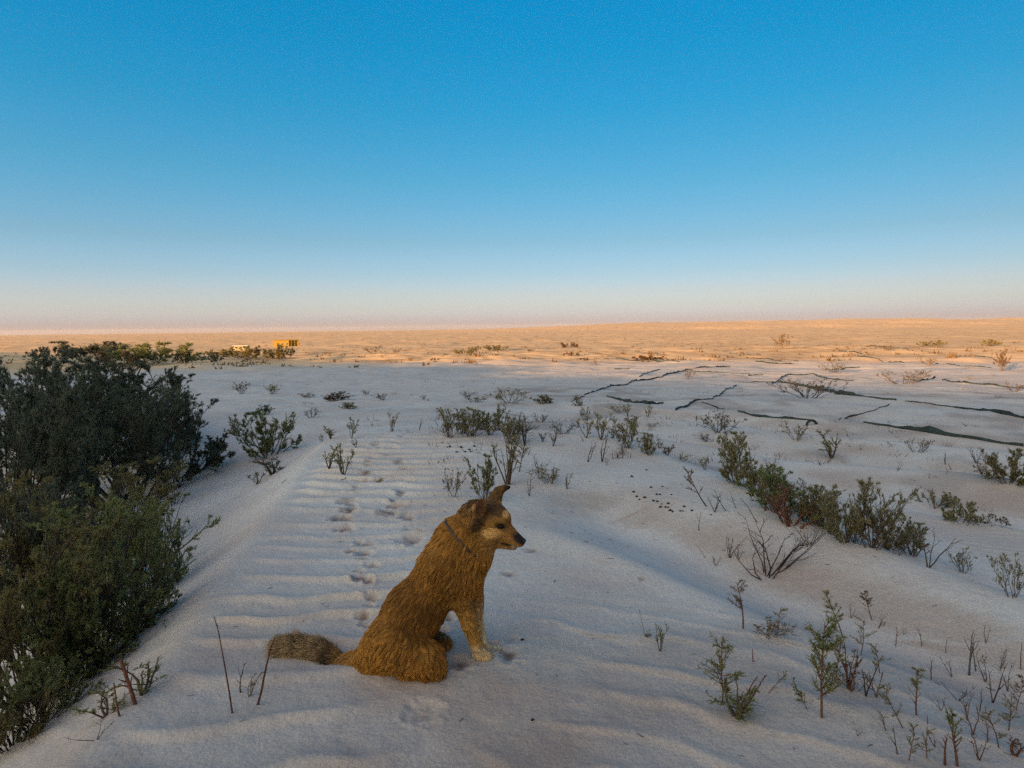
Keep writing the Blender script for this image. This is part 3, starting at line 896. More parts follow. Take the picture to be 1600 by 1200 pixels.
def plant_geo(seed, height, stems=6, spread=.5, levels=2, child=(5, 4), clen=.5, leaf_n=14, leaf_len=.03, leaf_w=.008, leaf_from=.3,
              jit=.12, up=.06, lean=(0, 0, 0), thick=.012, bark='brown', leaf='olive', base_r=.03, width=None, cangle=.9, taper=.75, leaf_ang=.8, skirt=0, leaf_up=.25):
    rng = np.random.default_rng(seed)
    K = 6
    by_lv = {}
    polys, rads, hue = [], [], []
    lv_twigs = []
    lean = np.array(lean, float)
    for i in range(stems + skirt):
        a = rng.random() * 2 * math.pi if stems > 1 else 0
        s = spread * math.sqrt(rng.random()) if stems > 1 else 0
        d = np.array([math.cos(a) * s, math.sin(a) * s, 1.0]) + lean
        p = np.array([math.cos(a), math.sin(a), 0]) * base_r * rng.random() * (1 if stems > 1 else 0)
        L = (.65 + .4 * rng.random()) if stems > 1 else 1.0
        if i >= stems:
            L = .30 + .3 * rng.random(); d = np.array([math.cos(a) * spread * 1.2, math.sin(a) * spread * 1.2, .8]); p = np.array([math.cos(a), math.sin(a), 0]) * base_r * (.5 + .7 * rng.random())
        pts, _ = walk(rng, p, d, L, K, jit, up)
        r0 = thick * (.7 + .5 * rng.random())
        polys.append(pts); rads.append(np.linspace(r0, r0 * (1 - taper), K))
        frontier = [(pts, L, r0)]
        for lv in range(levels):
            nxt = []
            nc = child[lv] if lv < len(child) else child[-1]
            for (q, Lp, rp) in frontier:
                m = max(1, int(round(nc * (.7 + .6 * rng.random()))))
                for _ in range(m):
                    t = (.22 + .76 * rng.random()) * (K - 1)
                    j = min(int(t), K - 2); f = t - j
                    pp = q[j] * (1 - f) + q[j + 1] * f
                    dd = q[j + 1] - q[j]; dd = dd / np.linalg.norm(dd)
                    dd = dd + cangle * rand_perp(rng, dd) * (.6 + .6 * rng.random())
                    Lc = Lp * clen * (.55 + .6 * rng.random()) * (1 - .45 * t / (K - 1))
                    c, _ = walk(rng, pp, dd, Lc, K, jit, up)
                    rc = rp * .5
                    polys.append(c); rads.append(np.linspace(rc, rc * .3, K))
                    nxt.append((c, Lc, rc))
            frontier = nxt
        lv_twigs += [f[0] for f in frontier] if levels else [pts]
    P = np.array(polys)
    zmax = P[..., 2].max() if stems < 5 else np.percentile(P[..., 2], 98.5)
    sc = height / max(zmax, 1e-3)
    P = P * sc
    over = P[..., 2] > height * .92
    P[..., 2] = np.where(over, height * .92 + (P[..., 2] - height * .92) * .35, P[..., 2])
    if width is not None:
        ext = np.percentile(np.abs(P[..., :2] - P[..., :2].mean((0, 1))), 97)
        if ext > 1e-4:
            P[..., :2] *= (width * .5) / ext
    P[..., 2] = np.where(P[..., 2] < 0, P[..., 2] * .15, P[..., 2])
    if stems >= 8:                      # bushy kinds: coarser twigs
        V, F = tubes(P[:, [0, 1, 3, 5]], np.array(rads)[:, [0, 1, 3, 5]], 3)
    else:
        V, F = tubes(P, rads, 5 if stems < 4 else 4)
    # run the stems into the sand
    bcol = np.repeat(rng.random(len(P)), len(V) // len(P))
    out = {'stems': (V, F, bcol)}
    if leaf_n > 0:
        twigs = P if levels == 0 else P[[i for i in range(len(P))]]
        lv = P[-len(lv_twigs):] if levels == 0 else P
        nT = len(lv)
        tot = int(nT * leaf_n)
        ti = rng.integers(0, nT, tot)
        t = (.15 + .85 * rng.random(tot) ** .8) * (K - 1)
        j = np.minimum(t.astype(int), K - 2); f = (t - j)[:, None]
        pos = lv[ti, j] * (1 - f) + lv[ti, j + 1] * f
        d = lv[ti, j + 1] - lv[ti, j]; d /= np.linalg.norm(d, axis=1)[:, None] + 1e-9
        keep = pos[:, 2] > leaf_from * height * (.7 + .6 * rng.random(tot))
        pos, d, ti = pos[keep], d[keep], ti[keep]
        m = len(pos)
        if m:
            d = d + leaf_ang * rng.normal(size=(m, 3)) + np.array([0, 0, leaf_up]); d /= np.linalg.norm(d, axis=1)[:, None]
            s = np.cross(d, rng.normal(size=(m, 3))); s /= np.linalg.norm(s, axis=1)[:, None] + 1e-9
            ll = leaf_len * (.55 + .8 * rng.random((m, 1))); lw = leaf_w * (.6 + .7 * rng.random((m, 1)))
            nrm = np.cross(d, s) * lw * .3
            tw = np.clip(rng.random(nT)[ti] * .6 + .4 * rng.random(m) + .12 * rng.normal(size=m), 0, 1)
            if stems >= 8:              # one slim triangle per leaf
                LV = np.stack([pos + s * lw * .5, pos + d * ll, pos - s * lw * .5], 1).reshape(-1, 3)
                LF = np.arange(3 * m).reshape(m, 3); tw = np.repeat(tw, 3)
            else:
                LV = np.stack([pos, pos + d * ll * .45 + s * lw * .5 + nrm, pos + d * ll, pos + d * ll * .45 - s * lw * .5 + nrm], 1).reshape(-1, 3)
                LF = np.arange(4 * m).reshape(m, 4); tw = np.repeat(tw, 4)
            out['foliage'] = (LV, LF, tw)
    out['width'] = 2 * np.percentile(np.abs(P[..., :2] - P[..., :2].mean((0, 1))), 97)
    return out

def plant_meshes(**kw):
    g = plant_geo(**kw)
    res = {'width': g.pop('width')}
    for part, (V, F, C) in g.items():
        me = mesh_np(part, V, F, None, smooth=(part == 'stems'))
        me.materials.append(M_BARK['brown'] if part == 'stems' else M_LEAF['olive'])
        add_attr(me, 'tint', C)
        res[part] = me
    return res

def place_plant(name, meshes, loc, rot, scale, label, cat, group, leaf, bark):
    root = link(name, None)
    root.location = loc; root.rotation_euler = (0, 0, rot); root.scale = scale
    for part in ('stems', 'foliage'):
        if part not in meshes: continue
        o = link(part, meshes[part], root)
        o.material_slots[0].link = 'OBJECT'
        o.material_slots[0].material = M_BARK[bark] if part == 'stems' else M_LEAF[leaf]
    tag(root, label, cat, group)
    return root

KINDS = {
 # name of thing, category, settings (lengths relative to a height of 1)
 'tamarisk': ('tamarisk_bush', 'bush', dict(stems=15, spread=.75, levels=3, skirt=10, child=(6, 5, 4), clen=.54, cangle=.75, leaf_n=27, leaf_len=.021, leaf_w=.0042, leaf_from=.0, leaf_ang=.5, thick=.011, bark='dark', leaf='dark', base_r=.16, jit=.10, up=.05)),
 'thicket': ('tamarisk_bush', 'bush', dict(stems=14, spread=.9, levels=3, skirt=9, child=(6, 5, 4), clen=.54, cangle=.75, leaf_n=21, leaf_len=.028, leaf_w=.0062, leaf_from=.0, leaf_ang=.55, thick=.010, bark='dark', leaf='dark', base_r=.2)),
 'shrub': ('green_shrub', 'shrub', dict(stems=9, spread=.55, levels=2, child=(7, 5), clen=.42, skirt=5, leaf_up=.6, leaf_n=22, leaf_len=.052, leaf_w=.0075, leaf_from=.22, thick=.013, bark='brown', leaf='olive', base_r=.12)),
 'dense': ('green_shrub', 'shrub', dict(stems=12, spread=.85, levels=2, child=(8, 6), clen=.45, skirt=8, leaf_up=.6, leaf_n=27, leaf_len=.050, leaf_w=.0075, leaf_from=.0, thick=.012, bark='brown', leaf='olive', base_r=.2)),
 'dry': ('dry_shrub', 'shrub', dict(stems=12, spread=.9, levels=2, child=(5, 4), clen=.45, leaf_n=2.0, leaf_len=.07, leaf_w=.022, leaf_from=.15, thick=.013, bark='grey', leaf='grey', base_r=.22)),
 'mound': ('low_bush', 'bush', dict(stems=16, spread=1.8, levels=2, child=(6, 5), clen=.5, leaf_n=9, leaf_len=.13, leaf_w=.045, leaf_from=.02, thick=.02, bark='dark', leaf='olive', base_r=.9, up=.02)),
 'bare': ('bare_twig_bush', 'shrub', dict(stems=9, spread=1.25, levels=2, child=(3, 3), clen=.45, leaf_n=.25, leaf_len=.05, leaf_w=.02, leaf_from=.4, thick=.015, bark='dark', leaf='dry', base_r=.08, jit=.14, up=.10, cangle=.7)),
 'sprout': ('leafy_sprout', 'sprout', dict(stems=1, spread=0, levels=1, child=(14,), clen=.30, leaf_n=34, leaf_len=.065, leaf_w=.011, leaf_from=.18, thick=.016, bark='red', leaf='sage', jit=.05, up=.02, cangle=1.1, base_r=0)),
 'sprig': ('small_sprig', 'sprout', dict(stems=4, spread=.45, levels=1, child=(4,), clen=.4, leaf_n=16, leaf_len=.10, leaf_w=.024, leaf_from=.15, thick=.022, bark='brown', leaf='olive', base_r=.05)),
 'twig': ('bare_twig', 'twig', dict(stems=2, spread=.4, levels=1, child=(3,), clen=.42, leaf_n=.6, leaf_len=.08, leaf_w=.025, leaf_from=.3, thick=.020, bark='dark', leaf='dry', base_r=.004, jit=.10)),
 'stick': ('dry_stick', 'stick', dict(stems=1, spread=0, levels=1, child=(2,), clen=.10, leaf_n=0, thick=.018, bark='red', jit=.035, up=0., base_r=0, cangle=.9, taper=.55)),
}
VARIANTS = {'tamarisk': 3, 'thicket': 3, 'shrub': 4, 'dense': 4, 'dry': 6, 'mound': 5, 'sprig': 8}
_cache = {}
_pl_count = 0
def plant(kind, px, py, hpx, label, wpx=None, group=None, name=None, cat=None, loc=None, seed=None, **over):
    """a plant whose foot is on the ground seen at (px, py) of the photograph, hpx pixels tall there"""
    global _pl_count
    _pl_count += 1
    nm, ct, kw = KINDS[kind]
    p = hit(px, py) if loc is None else Vector(loc)
    m = px_m(p)
    h = hpx * m
    w = wpx * m if wpx else None
    seed = seed or (_pl_count * 131 + int(px) * 7 + int(py))
    k2 = dict(kw); k2.update(over)
    leaf = k2.get('leaf', 'olive'); bark = k2.get('bark', 'brown')
    extra = {k for k in over if k not in ('leaf', 'bark', 'width')}
    if kind in VARIANTS and not (extra - {'leaf_n', 'stems', 'spread'}):
        sparse = over.get('leaf_n', kw['leaf_n']) < kw['leaf_n'] * .6
        rich = over.get('leaf_n', kw['leaf_n']) > kw['leaf_n'] * 1.6
        if kind in ('dense', 'shrub', 'tamarisk', 'thicket'): sparse = sparse and kind == 'shrub'; rich = False
        key = (kind, _pl_count % VARIANTS[kind], sparse, rich)
        if key not in _cache:
            k3 = dict(kw); k3['leaf_n'] = kw['leaf_n'] * (.4 if sparse else 2.2 if rich else 1)
            _cache[key] = plant_meshes(seed=1000 + 17 * len(_cache), height=1.0, **k3)
        ms = _cache[key]
        sw = (w / ms['width']) if w else h
        sw = min(max(sw, h * .35), h * 3.5)
        return place_plant(name or nm, ms, (p.x, p.y, p.z - .004), (seed * .7) % 6.28, (sw, sw, h), label, cat or ct, group, leaf, bark)
    if w: k2['width'] = w / h
    ms = plant_meshes(seed=seed, height=1.0, **k2)
    return place_plant(name or nm, ms, (p.x, p.y, p.z - .004), 0, (h, h, h), label, cat or ct, group, leaf, bark)
# ---- the big dark bushes on the left, below the slip face
GL = 'dark bushes massed left of the dune'
def px_loc(px, Y, z=None):
    d = ray(px, 560); x = d[0] * Y / d[1]
    return (x, Y, Hs(x, Y) if z is None else z)
plant('tamarisk', 150, 1038, 262, 'dense green bush at the foot of the slip face, nearest the broken woody stub', 230, GL, leaf='green', seed=11)
plant('tamarisk', 52, 1100, 290, 'green bush in the lower left corner, cut by the edge of the picture', 250, GL, leaf='mix', seed=12)
plant('tamarisk', 232, 935, 165, 'slender green bush at the right end of the near green bushes', 110, GL, leaf='green', seed=13, stems=10)
plant('tamarisk', 15, 1000, 262, 'yellow-brown bush at the left edge above the corner bush', 170, GL, leaf='mix', seed=14)
plant('tamarisk', 175, 880, 150, 'brown-green bush between the near green bushes and the dark mass', 190, GL, leaf='mix', seed=23)
plant('thicket', 272, 748, 128, 'dark bush whose rounded right end reaches farthest onto the pale sand', 150, GL, seed=15)
plant('thicket', 190, 790, 190, 'dark bush in the middle of the left mass, behind the green ones', 220, GL, seed=16)
plant('thicket', 30, 850, 300, 'tallest dark bush at the left edge with a twig above the skyline', 250, GL, seed=17)
plant('thicket', 225, 700, 118, 'dark bush behind the rounded one, its top thinning towards the sand', 150, GL, seed=18)
plant('thicket', 120, 755, 190, 'dark bush hidden deepest in the left mass', 240, GL, seed=22)
plant('thicket', 120, 690, 132, 'far dark bush of the left mass, just below the skyline', 210, GL, seed=20)
plant('tamarisk', 205, 988, 92, 'low green bush at the sand edge in front of the slender one', 110, GL, leaf='green', seed=24, stems=10, spread=1.1)
plant('tamarisk', 108, 1078, 100, 'low green bush at the sand edge below the dense green one', 130, GL, leaf='green', seed=25, stems=10, spread=1.1)
plant('tamarisk', 20, 1165, 110, 'lowest green bush in the very corner of the picture', 130, GL, leaf='mix', seed=26, stems=10, spread=1.1)
plant('tamarisk', 62, 1135, 120, 'small green bush between the two lowest ones at the sand edge', 120, GL, leaf='green', seed=35)
plant('tamarisk', 160, 1040, 100, 'small green bush at the foot of the dense green one', 110, GL, leaf='green', seed=36)
plant('thicket', 70, 960, 200, 'dark bush seen through the gaps of the near green bushes', 240, GL, seed=27)
plant('tamarisk', 150, 950, 170, 'dull green bush behind the dense green one', 170, GL, leaf='mix', seed=28)
plant('thicket', 10, 900, 290, 'dark bush at the left edge behind the yellow-brown one', 200, GL, seed=29)
plant('dry', 268, 790, 58, 'thin bare bush at the sand edge below the rounded dark bush', 45, GL, bark='dark', leaf_n=1)
plant('twig', 281, 885, 82, 'thin bare sapling on the slip face beside the slender green bush', 40, leaf_n=2, leaf='rust', seed=5, name='bare_sapling')
plant('dry', 256, 612, 28, 'grey low bush at the right tip of the far dark mass', 46, leaf='olive', leaf_n=7)
# ---- left foreground sticks
plant('stick', 363, 1115, 168, 'tall thin straight dry stick left of the dog', seed=3, thick=.0105, child=(4,), clen=.03)
plant('stick', 402, 1101, 122, 'dry stick leaning right in front of the tail', seed=8, lean=(.38, -.05, 0), thick=.020)
plant('twig', 376, 1082, 54, 'small dark forked twig between the two dry sticks', seed=2, stems=1, child=(4,), leaf_n=.5)
plant('sprig', 390, 1088, 36, 'tiny grassy sprig between the forked twig and the leaning stick', 26, leaf='dry', leaf_n=5)
plant('stick', 211, 1100, 78, 'thick broken woody stub with side branches on the slip face', seed=4, thick=.036, lean=(-.22, 0, 0), child=(5,), clen=.42, taper=.3, name='woody_stub')
plant('sprig', 222, 1086, 48, 'green leafy shoot leaning out beside the woody stub', 62, leaf='sage', leaf_n=10)
plant('stick', 187, 1119, 62, 'short dark stick just left of the woody stub', seed=6, thick=.024, lean=(-.18, 0, 0))
plant('sprig', 166, 1120, 38, 'low leafy shoot at the foot of the short dark stick', 66, leaf='sage', leaf_n=10, spread=1.2)
plant('twig', 150, 1156, 34, 'low twig with dull leaves lowest on the slip face', 62, leaf='rust', leaf_n=4, spread=1.4, stems=3)
# ---- shrubs left of the footprints
plant('dense', 418, 712, 72, 'dark green shrub on the pale slope left of the footprints', 88, leaf='green', stems=14)
plant('sprig', 424, 742, 34, 'small dark green shrub below the bigger dark green one', 36, leaf='dark', leaf_n=12)
plant('sprig', 402, 757, 20, 'tiny dark green sprig lowest on the pale slope', 26, leaf='dark', leaf_n=10)
plant('dense', 411, 648, 16, 'small dark tuft above the dark green shrub', 26, leaf='dark')
plant('dry', 378, 615, 19, 'left one of two small brown shrubs on the far left sand', 34, leaf='rust', leaf_n=6)
plant('dry', 424, 616, 17, 'right one of two small brown shrubs on the far left sand', 30, leaf='olive', leaf_n=6)
plant('sprig', 537, 744, 56, 'tallest leafy sprout left of the trail of footprints', 30, leaf='olive', stems=5)
plant('sprig', 514, 736, 36, 'leafy sprout just left of the tallest one by the footprints', 22, leaf='olive', stems=3)
plant('sprig', 549, 686, 36, 'forked shrub at the dune brow left of the footprints', 24, leaf='olive')
plant('sprig', 517, 686, 22, 'small sprig left of the forked shrub on the dune brow', 14, leaf='olive')
plant('sprig', 503, 690, 12, 'leftmost tiny sprig on the dune brow', 10, leaf='olive')
plant('sprig', 556, 700, 14, 'tiny tuft below the forked shrub on the dune brow', 10, leaf='dark')
plant('twig', 582, 666, 20, 'thin sprig beside the far end of the footprints', 12)
plant('sprig', 612, 674, 30, 'dark upright sprig between the far footprints', 14, leaf='olive', stems=2)
plant('twig', 655, 672, 22, 'bare twig right of the far footprints', 14)
plant('sprig', 592, 757, 8, 'flat leafy sprig lying among the footprints', 26, leaf='olive', spread=2.0)
# ---- clumps above the dog
GC = 'clump of green-topped stems behind the dog'
plant('shrub', 703, 684, 48, 'leftmost green-topped shrub in the row behind the dog', 34, GC)
plant('shrub', 738, 683, 44, 'fullest green-topped shrub in the row behind the dog', 50, GC)
plant('shrub', 765, 680, 34, 'green-topped shrub closing the row behind the dog on its right', 26, GC)
plant('shrub', 798, 694, 54, 'olive shrub on thin leaning stems right of the row', 34, GC, seed=77)
plant('twig', 820, 697, 58, 'tall thin bare stems right of the olive shrub', 22, GC, stems=3, leaf_n=3, leaf='olive')
plant('bare', 792, 757, 92, 'tall fan of bare twigs rising behind the dog\'s ear', 50, GC, spread=.5, stems=10, bark='brown', leaf_n=3.5, leaf='olive')
plant('shrub', 757, 782, 76, 'pale green bush directly behind the dog\'s head', 44, GC, leaf='sage')
plant('sprout', 811, 737, 50, 'leafy stem right of the fan of bare twigs', 26, GC, leaf='olive')
plant('twig', 842, 740, 36, 'thin twig with a bent tip right of the leafy stem', 18, GC, leaf_n=2, leaf='rust')
plant('dry', 709, 780, 46, 'dry brown tuft left of the dog\'s head', 36, GC, bark='tan', leaf='dry', leaf_n=4)
plant('twig', 827, 775, 38, 'bare twig just right of the dog\'s folded ear', 18, GC)
plant('dry', 862, 755, 28, 'sparse brown tuft farthest right beside the dog\'s ear', 44, GC, leaf='olive', leaf_n=4)
plant('sprig', 886, 764, 26, 'tiny brown sprig below the sparse tuft right of the dog', 10, GC, leaf='dry')
plant('sprig', 848, 690, 16, 'small grey sprig above the leafy stem', 12, GC, leaf='grey')
plant('sprig', 864, 697, 26, 'small upright sprig on the bank right of the olive shrub', 14, GC, leaf='rust')
plant('dry', 880, 678, 18, 'low grey twigs on the bank behind the small upright sprig', 44, GC, bark='grey')
plant('dry', 796, 630, 24, 'wide thin patch of twigs on the far sand behind the clump', 70, leaf='olive', leaf_n=4)
plant('dense', 850, 631, 14, 'dark green low shrub right of the wide patch of twigs', 34, leaf='olive')
plant('dry', 742, 629, 12, 'low brown tuft left of the wide patch of twigs', 42, leaf='rust', leaf_n=4)
plant('sprig', 782, 652, 24, 'thin sprig between the clump and the wide patch of twigs', 16, leaf='olive')
plant('dry', 846, 660, 15, 'grey twigs right below the dark green low shrub', 30)
# ---- sparse plants on the far left sand
plant('dense', 528, 625, 13, 'wide low brown shrub on the far sand above the dune brow', 42, leaf='rust')
plant('dense', 544, 639, 10, 'low arched tuft below the wide low brown shrub', 32, leaf='olive')
plant('dry', 482, 622, 8, 'flat brown tuft left of the wide low brown shrub', 22, leaf='rust', leaf_n=5)
plant('dry', 571, 618, 9, 'tiny dark tuft right of the wide low brown shrub', 14, leaf='dark', leaf_n=4)
plant('dry', 600, 625, 11, 'small sparse brown shrub right of the tiny dark tuft', 28, leaf='rust', leaf_n=3)
plant('dry', 486, 652, 15, 'thin grey twigs left of the dune brow', 30)
plant('dry', 662, 625, 8, 'tiny grey tuft on the far sand left of the clump', 12)
plant('dry', 730, 618, 7, 'thin line of dark twigs on the far sand above the clump', 32, leaf_n=1, bark='dark')
# ---- right of the clump, along the bank
plant('dry', 913, 657, 22, 'thin dark shrub on the pinkish bank', 16, leaf='olive', leaf_n=4)
plant('sprig', 933, 652, 10, 'tiny sprig right of the thin dark shrub on the bank', 8)
plant('twig', 918, 722, 42, 'bare crooked twig on the open sand right of the dog', 24)
plant('twig', 941, 722, 50, 'taller bare forked twig next to the crooked one', 22, leaf_n=2, leaf='rust')
plant('sprig', 948, 726, 12, 'tiny twig at the foot of the forked one', 8, leaf_n=1)
plant('sprig', 916, 684, 34, 'leafy sprig at the left start of the ridge shrubs', 26, leaf='olive')
plant('sprig', 938, 687, 42, 'pointed olive sprig on the ridge right of the leafy one', 26, leaf='olive')
plant('sprig', 956, 685, 30, 'dark upright sprig on the ridge before the olive shrubs', 18, leaf='olive')
plant('shrub', 982, 700, 44, 'left one of two dense olive shrubs on the ridge', 34, leaf_n=18)
plant('dense', 1011, 710, 34, 'right one of two dense olive shrubs on the ridge', 30)
plant('sprig', 990, 680, 30, 'leafy top standing behind the two dense olive shrubs', 16, leaf='olive')
plant('dry', 972, 710, 20, 'grey dry tuft in front of the two dense olive shrubs', 20)
plant('sprig', 1043, 712, 20, 'brown sprig right of the dense olive shrubs', 16, leaf='rust')
plant('dry', 1068, 722, 15, 'low dry tuft along the ridge crest', 24, leaf='olive', leaf_n=4)
plant('sprig', 1101, 734, 20, 'small sprig on the crest before the big green shrub', 12)
plant('dry', 968, 645, 14, 'low green tuft beside the left end of the torn net', 34, leaf='olive', leaf_n=5)
plant('sprig', 981, 650, 20, 'olive sprig below the left torn net', 14, leaf='olive')
plant('sprig', 1012, 652, 22, 'upright sprig below the middle of the left torn net', 12, leaf='olive')
plant('dry', 985, 662, 14, 'brown tuft below the olive sprig', 22, leaf='rust', leaf_n=4)
plant('dry', 1018, 668, 8, 'flat brown tuft on the pinkish sand', 20, leaf='rust', leaf_n=3)
plant('dry', 900, 628, 12, 'dead orange-brown tuft at the end of the longest thin net', 24, bark='tan', leaf='dry', leaf_n=6)
plant('dense', 902, 634, 8, 'little green tuft under the dead orange-brown one', 16)
plant('dry', 1122, 676, 32, 'wide dry grey-brown shrub on the crest below the nets', 74, leaf='rust', leaf_n=3, stems=20)
# ---- the right ridge with the big green shrubs
GB = 'big green shrubs along the right ridge'
plant('dense', 1152, 757, 82, 'tall green shrub at the left end of the right ridge', 76, GB, leaf='olive', leaf_n=18, width=None)
plant('dense', 1212, 800, 66, 'brightest green shrub on the right ridge, leaning over the crest', 84, GB, leaf='bright', leaf_n=18)
plant('shrub', 1236, 822, 70, 'woody shrub with thick red-brown stems in front of the crest', 86, GB, bark='red', thick=.03, leaf_n=4, stems=6)
plant('dense', 1318, 846, 88, 'broad dull green shrub halfway down the right ridge', 74, GB, leaf='olive')
plant('shrub', 1362, 856, 108, 'tall twiggy brown-topped shrub in the middle of the right ridge', 76, GB, leaf='mix', leaf_n=8)
plant('dense', 1270, 816, 60, 'brown-green shrub between the woody and the broad dull shrub', 50, GB, leaf='mix', leaf_n=9)
plant('shrub', 1425, 868, 54, 'last green shrub before the bare forked twigs on the ridge', 56, GB, leaf='olive')
plant('bare', 1450, 886, 68, 'bare forked twigs at the lower end of the ridge shrubs', 52, stems=3, spread=.6)
plant('bare', 1205, 735, 30, 'small grey bare bush behind the brightest green shrub', 32, bark='grey')
plant('dry', 1105, 690, 14, 'faint dry twigs left of the tall green shrub', 26)
plant('dry', 1244, 688, 30, 'straw-brown tuft just below the black loop', 44, bark='tan', leaf='dry', leaf_n=3, stems=20)
plant('sprig', 1300, 716, 46, 'pale leafy sprig with one tall stem on the right slope', 32, leaf='sage')
plant('twig', 1325, 682, 16, 'small forked twig right of the black loop', 14)
plant('dry', 1434, 707, 22, 'sparse dry shrub below the widest green net', 38, leaf='rust', leaf_n=2)
plant('twig', 1402, 736, 18, 'lone red twig on the open right slope', 16, leaf='rust', leaf_n=2)
plant('twig', 1477, 726, 22, 'pair of thin upright stalks on the right slope', 10)
plant('dense', 1578, 755, 54, 'brown-green bush on the slope at the right edge', 70, leaf='mix', leaf_n=9, stems=16)
plant('dry', 1545, 748, 30, 'low brown bush just left of the bush at the right edge', 44, leaf='rust', leaf_n=6)
plant('bare', 1527, 724, 26, 'small bare bush above the low brown one near the right edge', 24)
plant('mound', 1462, 792, 22, 'wind-bent olive tuft on the reddish slip face', 50, leaf_n=5, lean=(.4, 0, 0))
plant('mound', 1502, 816, 30, 'low dense olive mound in the reddish slip face', 58, leaf='olive')
plant('mound', 1552, 822, 14, 'flat trailing tuft at the lower end of the reddish slip face', 50, leaf='rust', leaf_n=4)
plant('dry', 1585, 934, 70, 'grey twiggy bush at the right edge below the reddish slip face', 56, leaf='mix', leaf_n=4, stems=14)
plant('dry', 1505, 895, 40, 'thin faded bush beyond the crest right of the bare forked twigs', 40, leaf='olive', leaf_n=4)
# ---- leaning and bare plants on the near slope
plant('twig', 1104, 791, 62, 'stem leaning left with a rusty feathery top', seed=5, stems=1, lean=(-.62, 0, 0), child=(9,), leaf_n=12, leaf='rust', leaf_from=.45, name='leaning_sapling', cat='sapling')
plant('twig', 1117, 800, 34, 'cluster of short bare shoots right of the leaning sapling', 22, stems=4)
plant('twig', 1135, 798, 38, 'thin bare shoot bending left on the near slope', 22, stems=1, lean=(-.4, 0, 0))
plant('twig', 1150, 794, 30, 'smallest bare shoot in the row on the near slope', 14, stems=1, lean=(-.3, 0, 0))
plant('stick', 1184, 816, 44, 'long dark stem bowed to the left on the near slope', seed=9, lean=(-.8, 0, 0), bark='dark', jit=.07)
plant('twig', 1092, 829, 34, 'small Y-shaped twig below the scattered pellets', 16, stems=1, child=(3,))
plant('bare', 1197, 903, 84, 'big bare dark bush spreading over the near slope', 150, stems=11, leaf_n=.4, seed=31)
plant('bare', 1262, 852, 46, 'pale bare bush above the big bare dark one', 70, stems=8, bark='tan', leaf_n=.6)
plant('twig', 1140, 872, 40, 'thin upright dark twigs left above the big bare bush', 26, stems=4)
plant('sprig', 1118, 884, 18, 'dead brown sprig left of the big bare bush', 14, leaf='dry', leaf_n=3)
plant('stick', 1103, 872, 22, 'short stick lying tilted left of the dead brown sprig', lean=(-.7, 0, 0), bark='dark')
# ---- sprouts in the right foreground
plant('sprout', 1161, 982, 80, 'rusty-leaved sprout standing alone on the little bank', 26, leaf='rust', seed=41)
plant('sprout', 1213, 997, 52, 'sprout with a green tuft at its tip beside a heap of dry leaves', 20, leaf='sage', leaf_from=.6, seed=42, lean=(.2, 0, 0))
plant('dry', 1200, 994, 26, 'low heap of dry brown twigs on the little bank', 50, leaf='dry', leaf_n=6, bark='tan')
plant('twig', 1231, 986, 22, 'thin dry shoots at the right end of the little bank', 22)
plant('sprig', 1031, 1017, 44, 'green grassy sprig nearest the dog on its right', 18, leaf='sage', leaf_n=12, stems=5)
plant('stick', 1008, 998, 48, 'single hair-thin stalk left of the grassy sprig', seed=3, thick=.012, lean=(-.1, 0, 0))
plant('sprig', 1009, 999, 10, 'tiny leaves at the foot of the hair-thin stalk', 12, leaf='green')
plant('sprout', 1128, 1102, 112, 'feathery cone-shaped sprout in the right foreground', 46, leaf='sage', leaf_n=22, seed=43, child=(22,))
plant('stick', 1150, 1118, 68, 'left one of two red sticks leaning right by the cone-shaped sprout', seed=10, lean=(.5, 0, 0), thick=.03)
plant('stick', 1162, 1112, 64, 'right one of two red sticks leaning right by the cone-shaped sprout', seed=12, lean=(.48, 0, 0), thick=.03)
plant('sprig', 1148, 1122, 52, 'leafy growth at the foot of the two red sticks', 56, leaf='sage', leaf_n=14, stems=6)
plant('stick', 1177, 1034, 23, 'short red peg of a stick in bare sand', seed=13, thick=.05)
plant('sprout', 1199, 1084, 36, 'low sprout leaning right with a tuft of green at its end', seed=44, lean=(.95, 0, 0), leaf_from=.55, leaf='sage')
plant('sprout', 1284, 1121, 172, 'tallest red-stemmed sprout of the right foreground', 44, leaf='sage', seed=45, thick=.011, child=(20,), leaf_from=.15)
plant('sprout', 1262, 1108, 58, 'drooping leafy shoot left of the tallest red-stemmed sprout', seed=46, lean=(-.6, 0, 0), leaf='sage')
plant('sprout', 1316, 992, 76, 'green sprout leaning left above the tallest red-stemmed one', seed=47, lean=(-.35, 0, 0), leaf='olive')
plant('sprout', 1363, 969, 52, 'sprout leaning left with a dry feathery head', seed=48, lean=(-.45, 0, 0), leaf='rust', leaf_from=.55)
plant('twig', 1372, 982, 26, 'small red forked twig right of the dry feathery head', 14, bark='red')
plant('twig', 1330, 966, 24, 'thin hooked dry twig between the two sprouts leaning left', 16, bark='red')
plant('sprout', 1345, 1025, 62, 'dull leafy sprout behind the group of thin red stems', 26, leaf='olive', seed=49)
plant('twig', 1325, 1075, 92, 'thin red stems right of the tallest red-stemmed sprout', 40, bark='red', stems=4, leaf_n=3, leaf='rust')
plant('twig', 1353, 1088, 64, 'pair of dark thin stems right of the red ones', 22, stems=2)
plant('dry', 1335, 1080, 34, 'low brush of brown twigs at the foot of the thin red stems', 50, bark='red', leaf='rust', leaf_n=3)
plant('twig', 1399, 1010, 34, 'lone red twig with a forked tip in open sand', 12, bark='red', stems=1)
plant('twig', 1412, 992, 14, 'tiny bent twig right above the lone red twig', 10)
plant('sprout', 1432, 1120, 84, 'upright sprout with leafy arms to its left', seed=50, lean=(-.05, 0, 0), leaf='olive', leaf_from=.55)
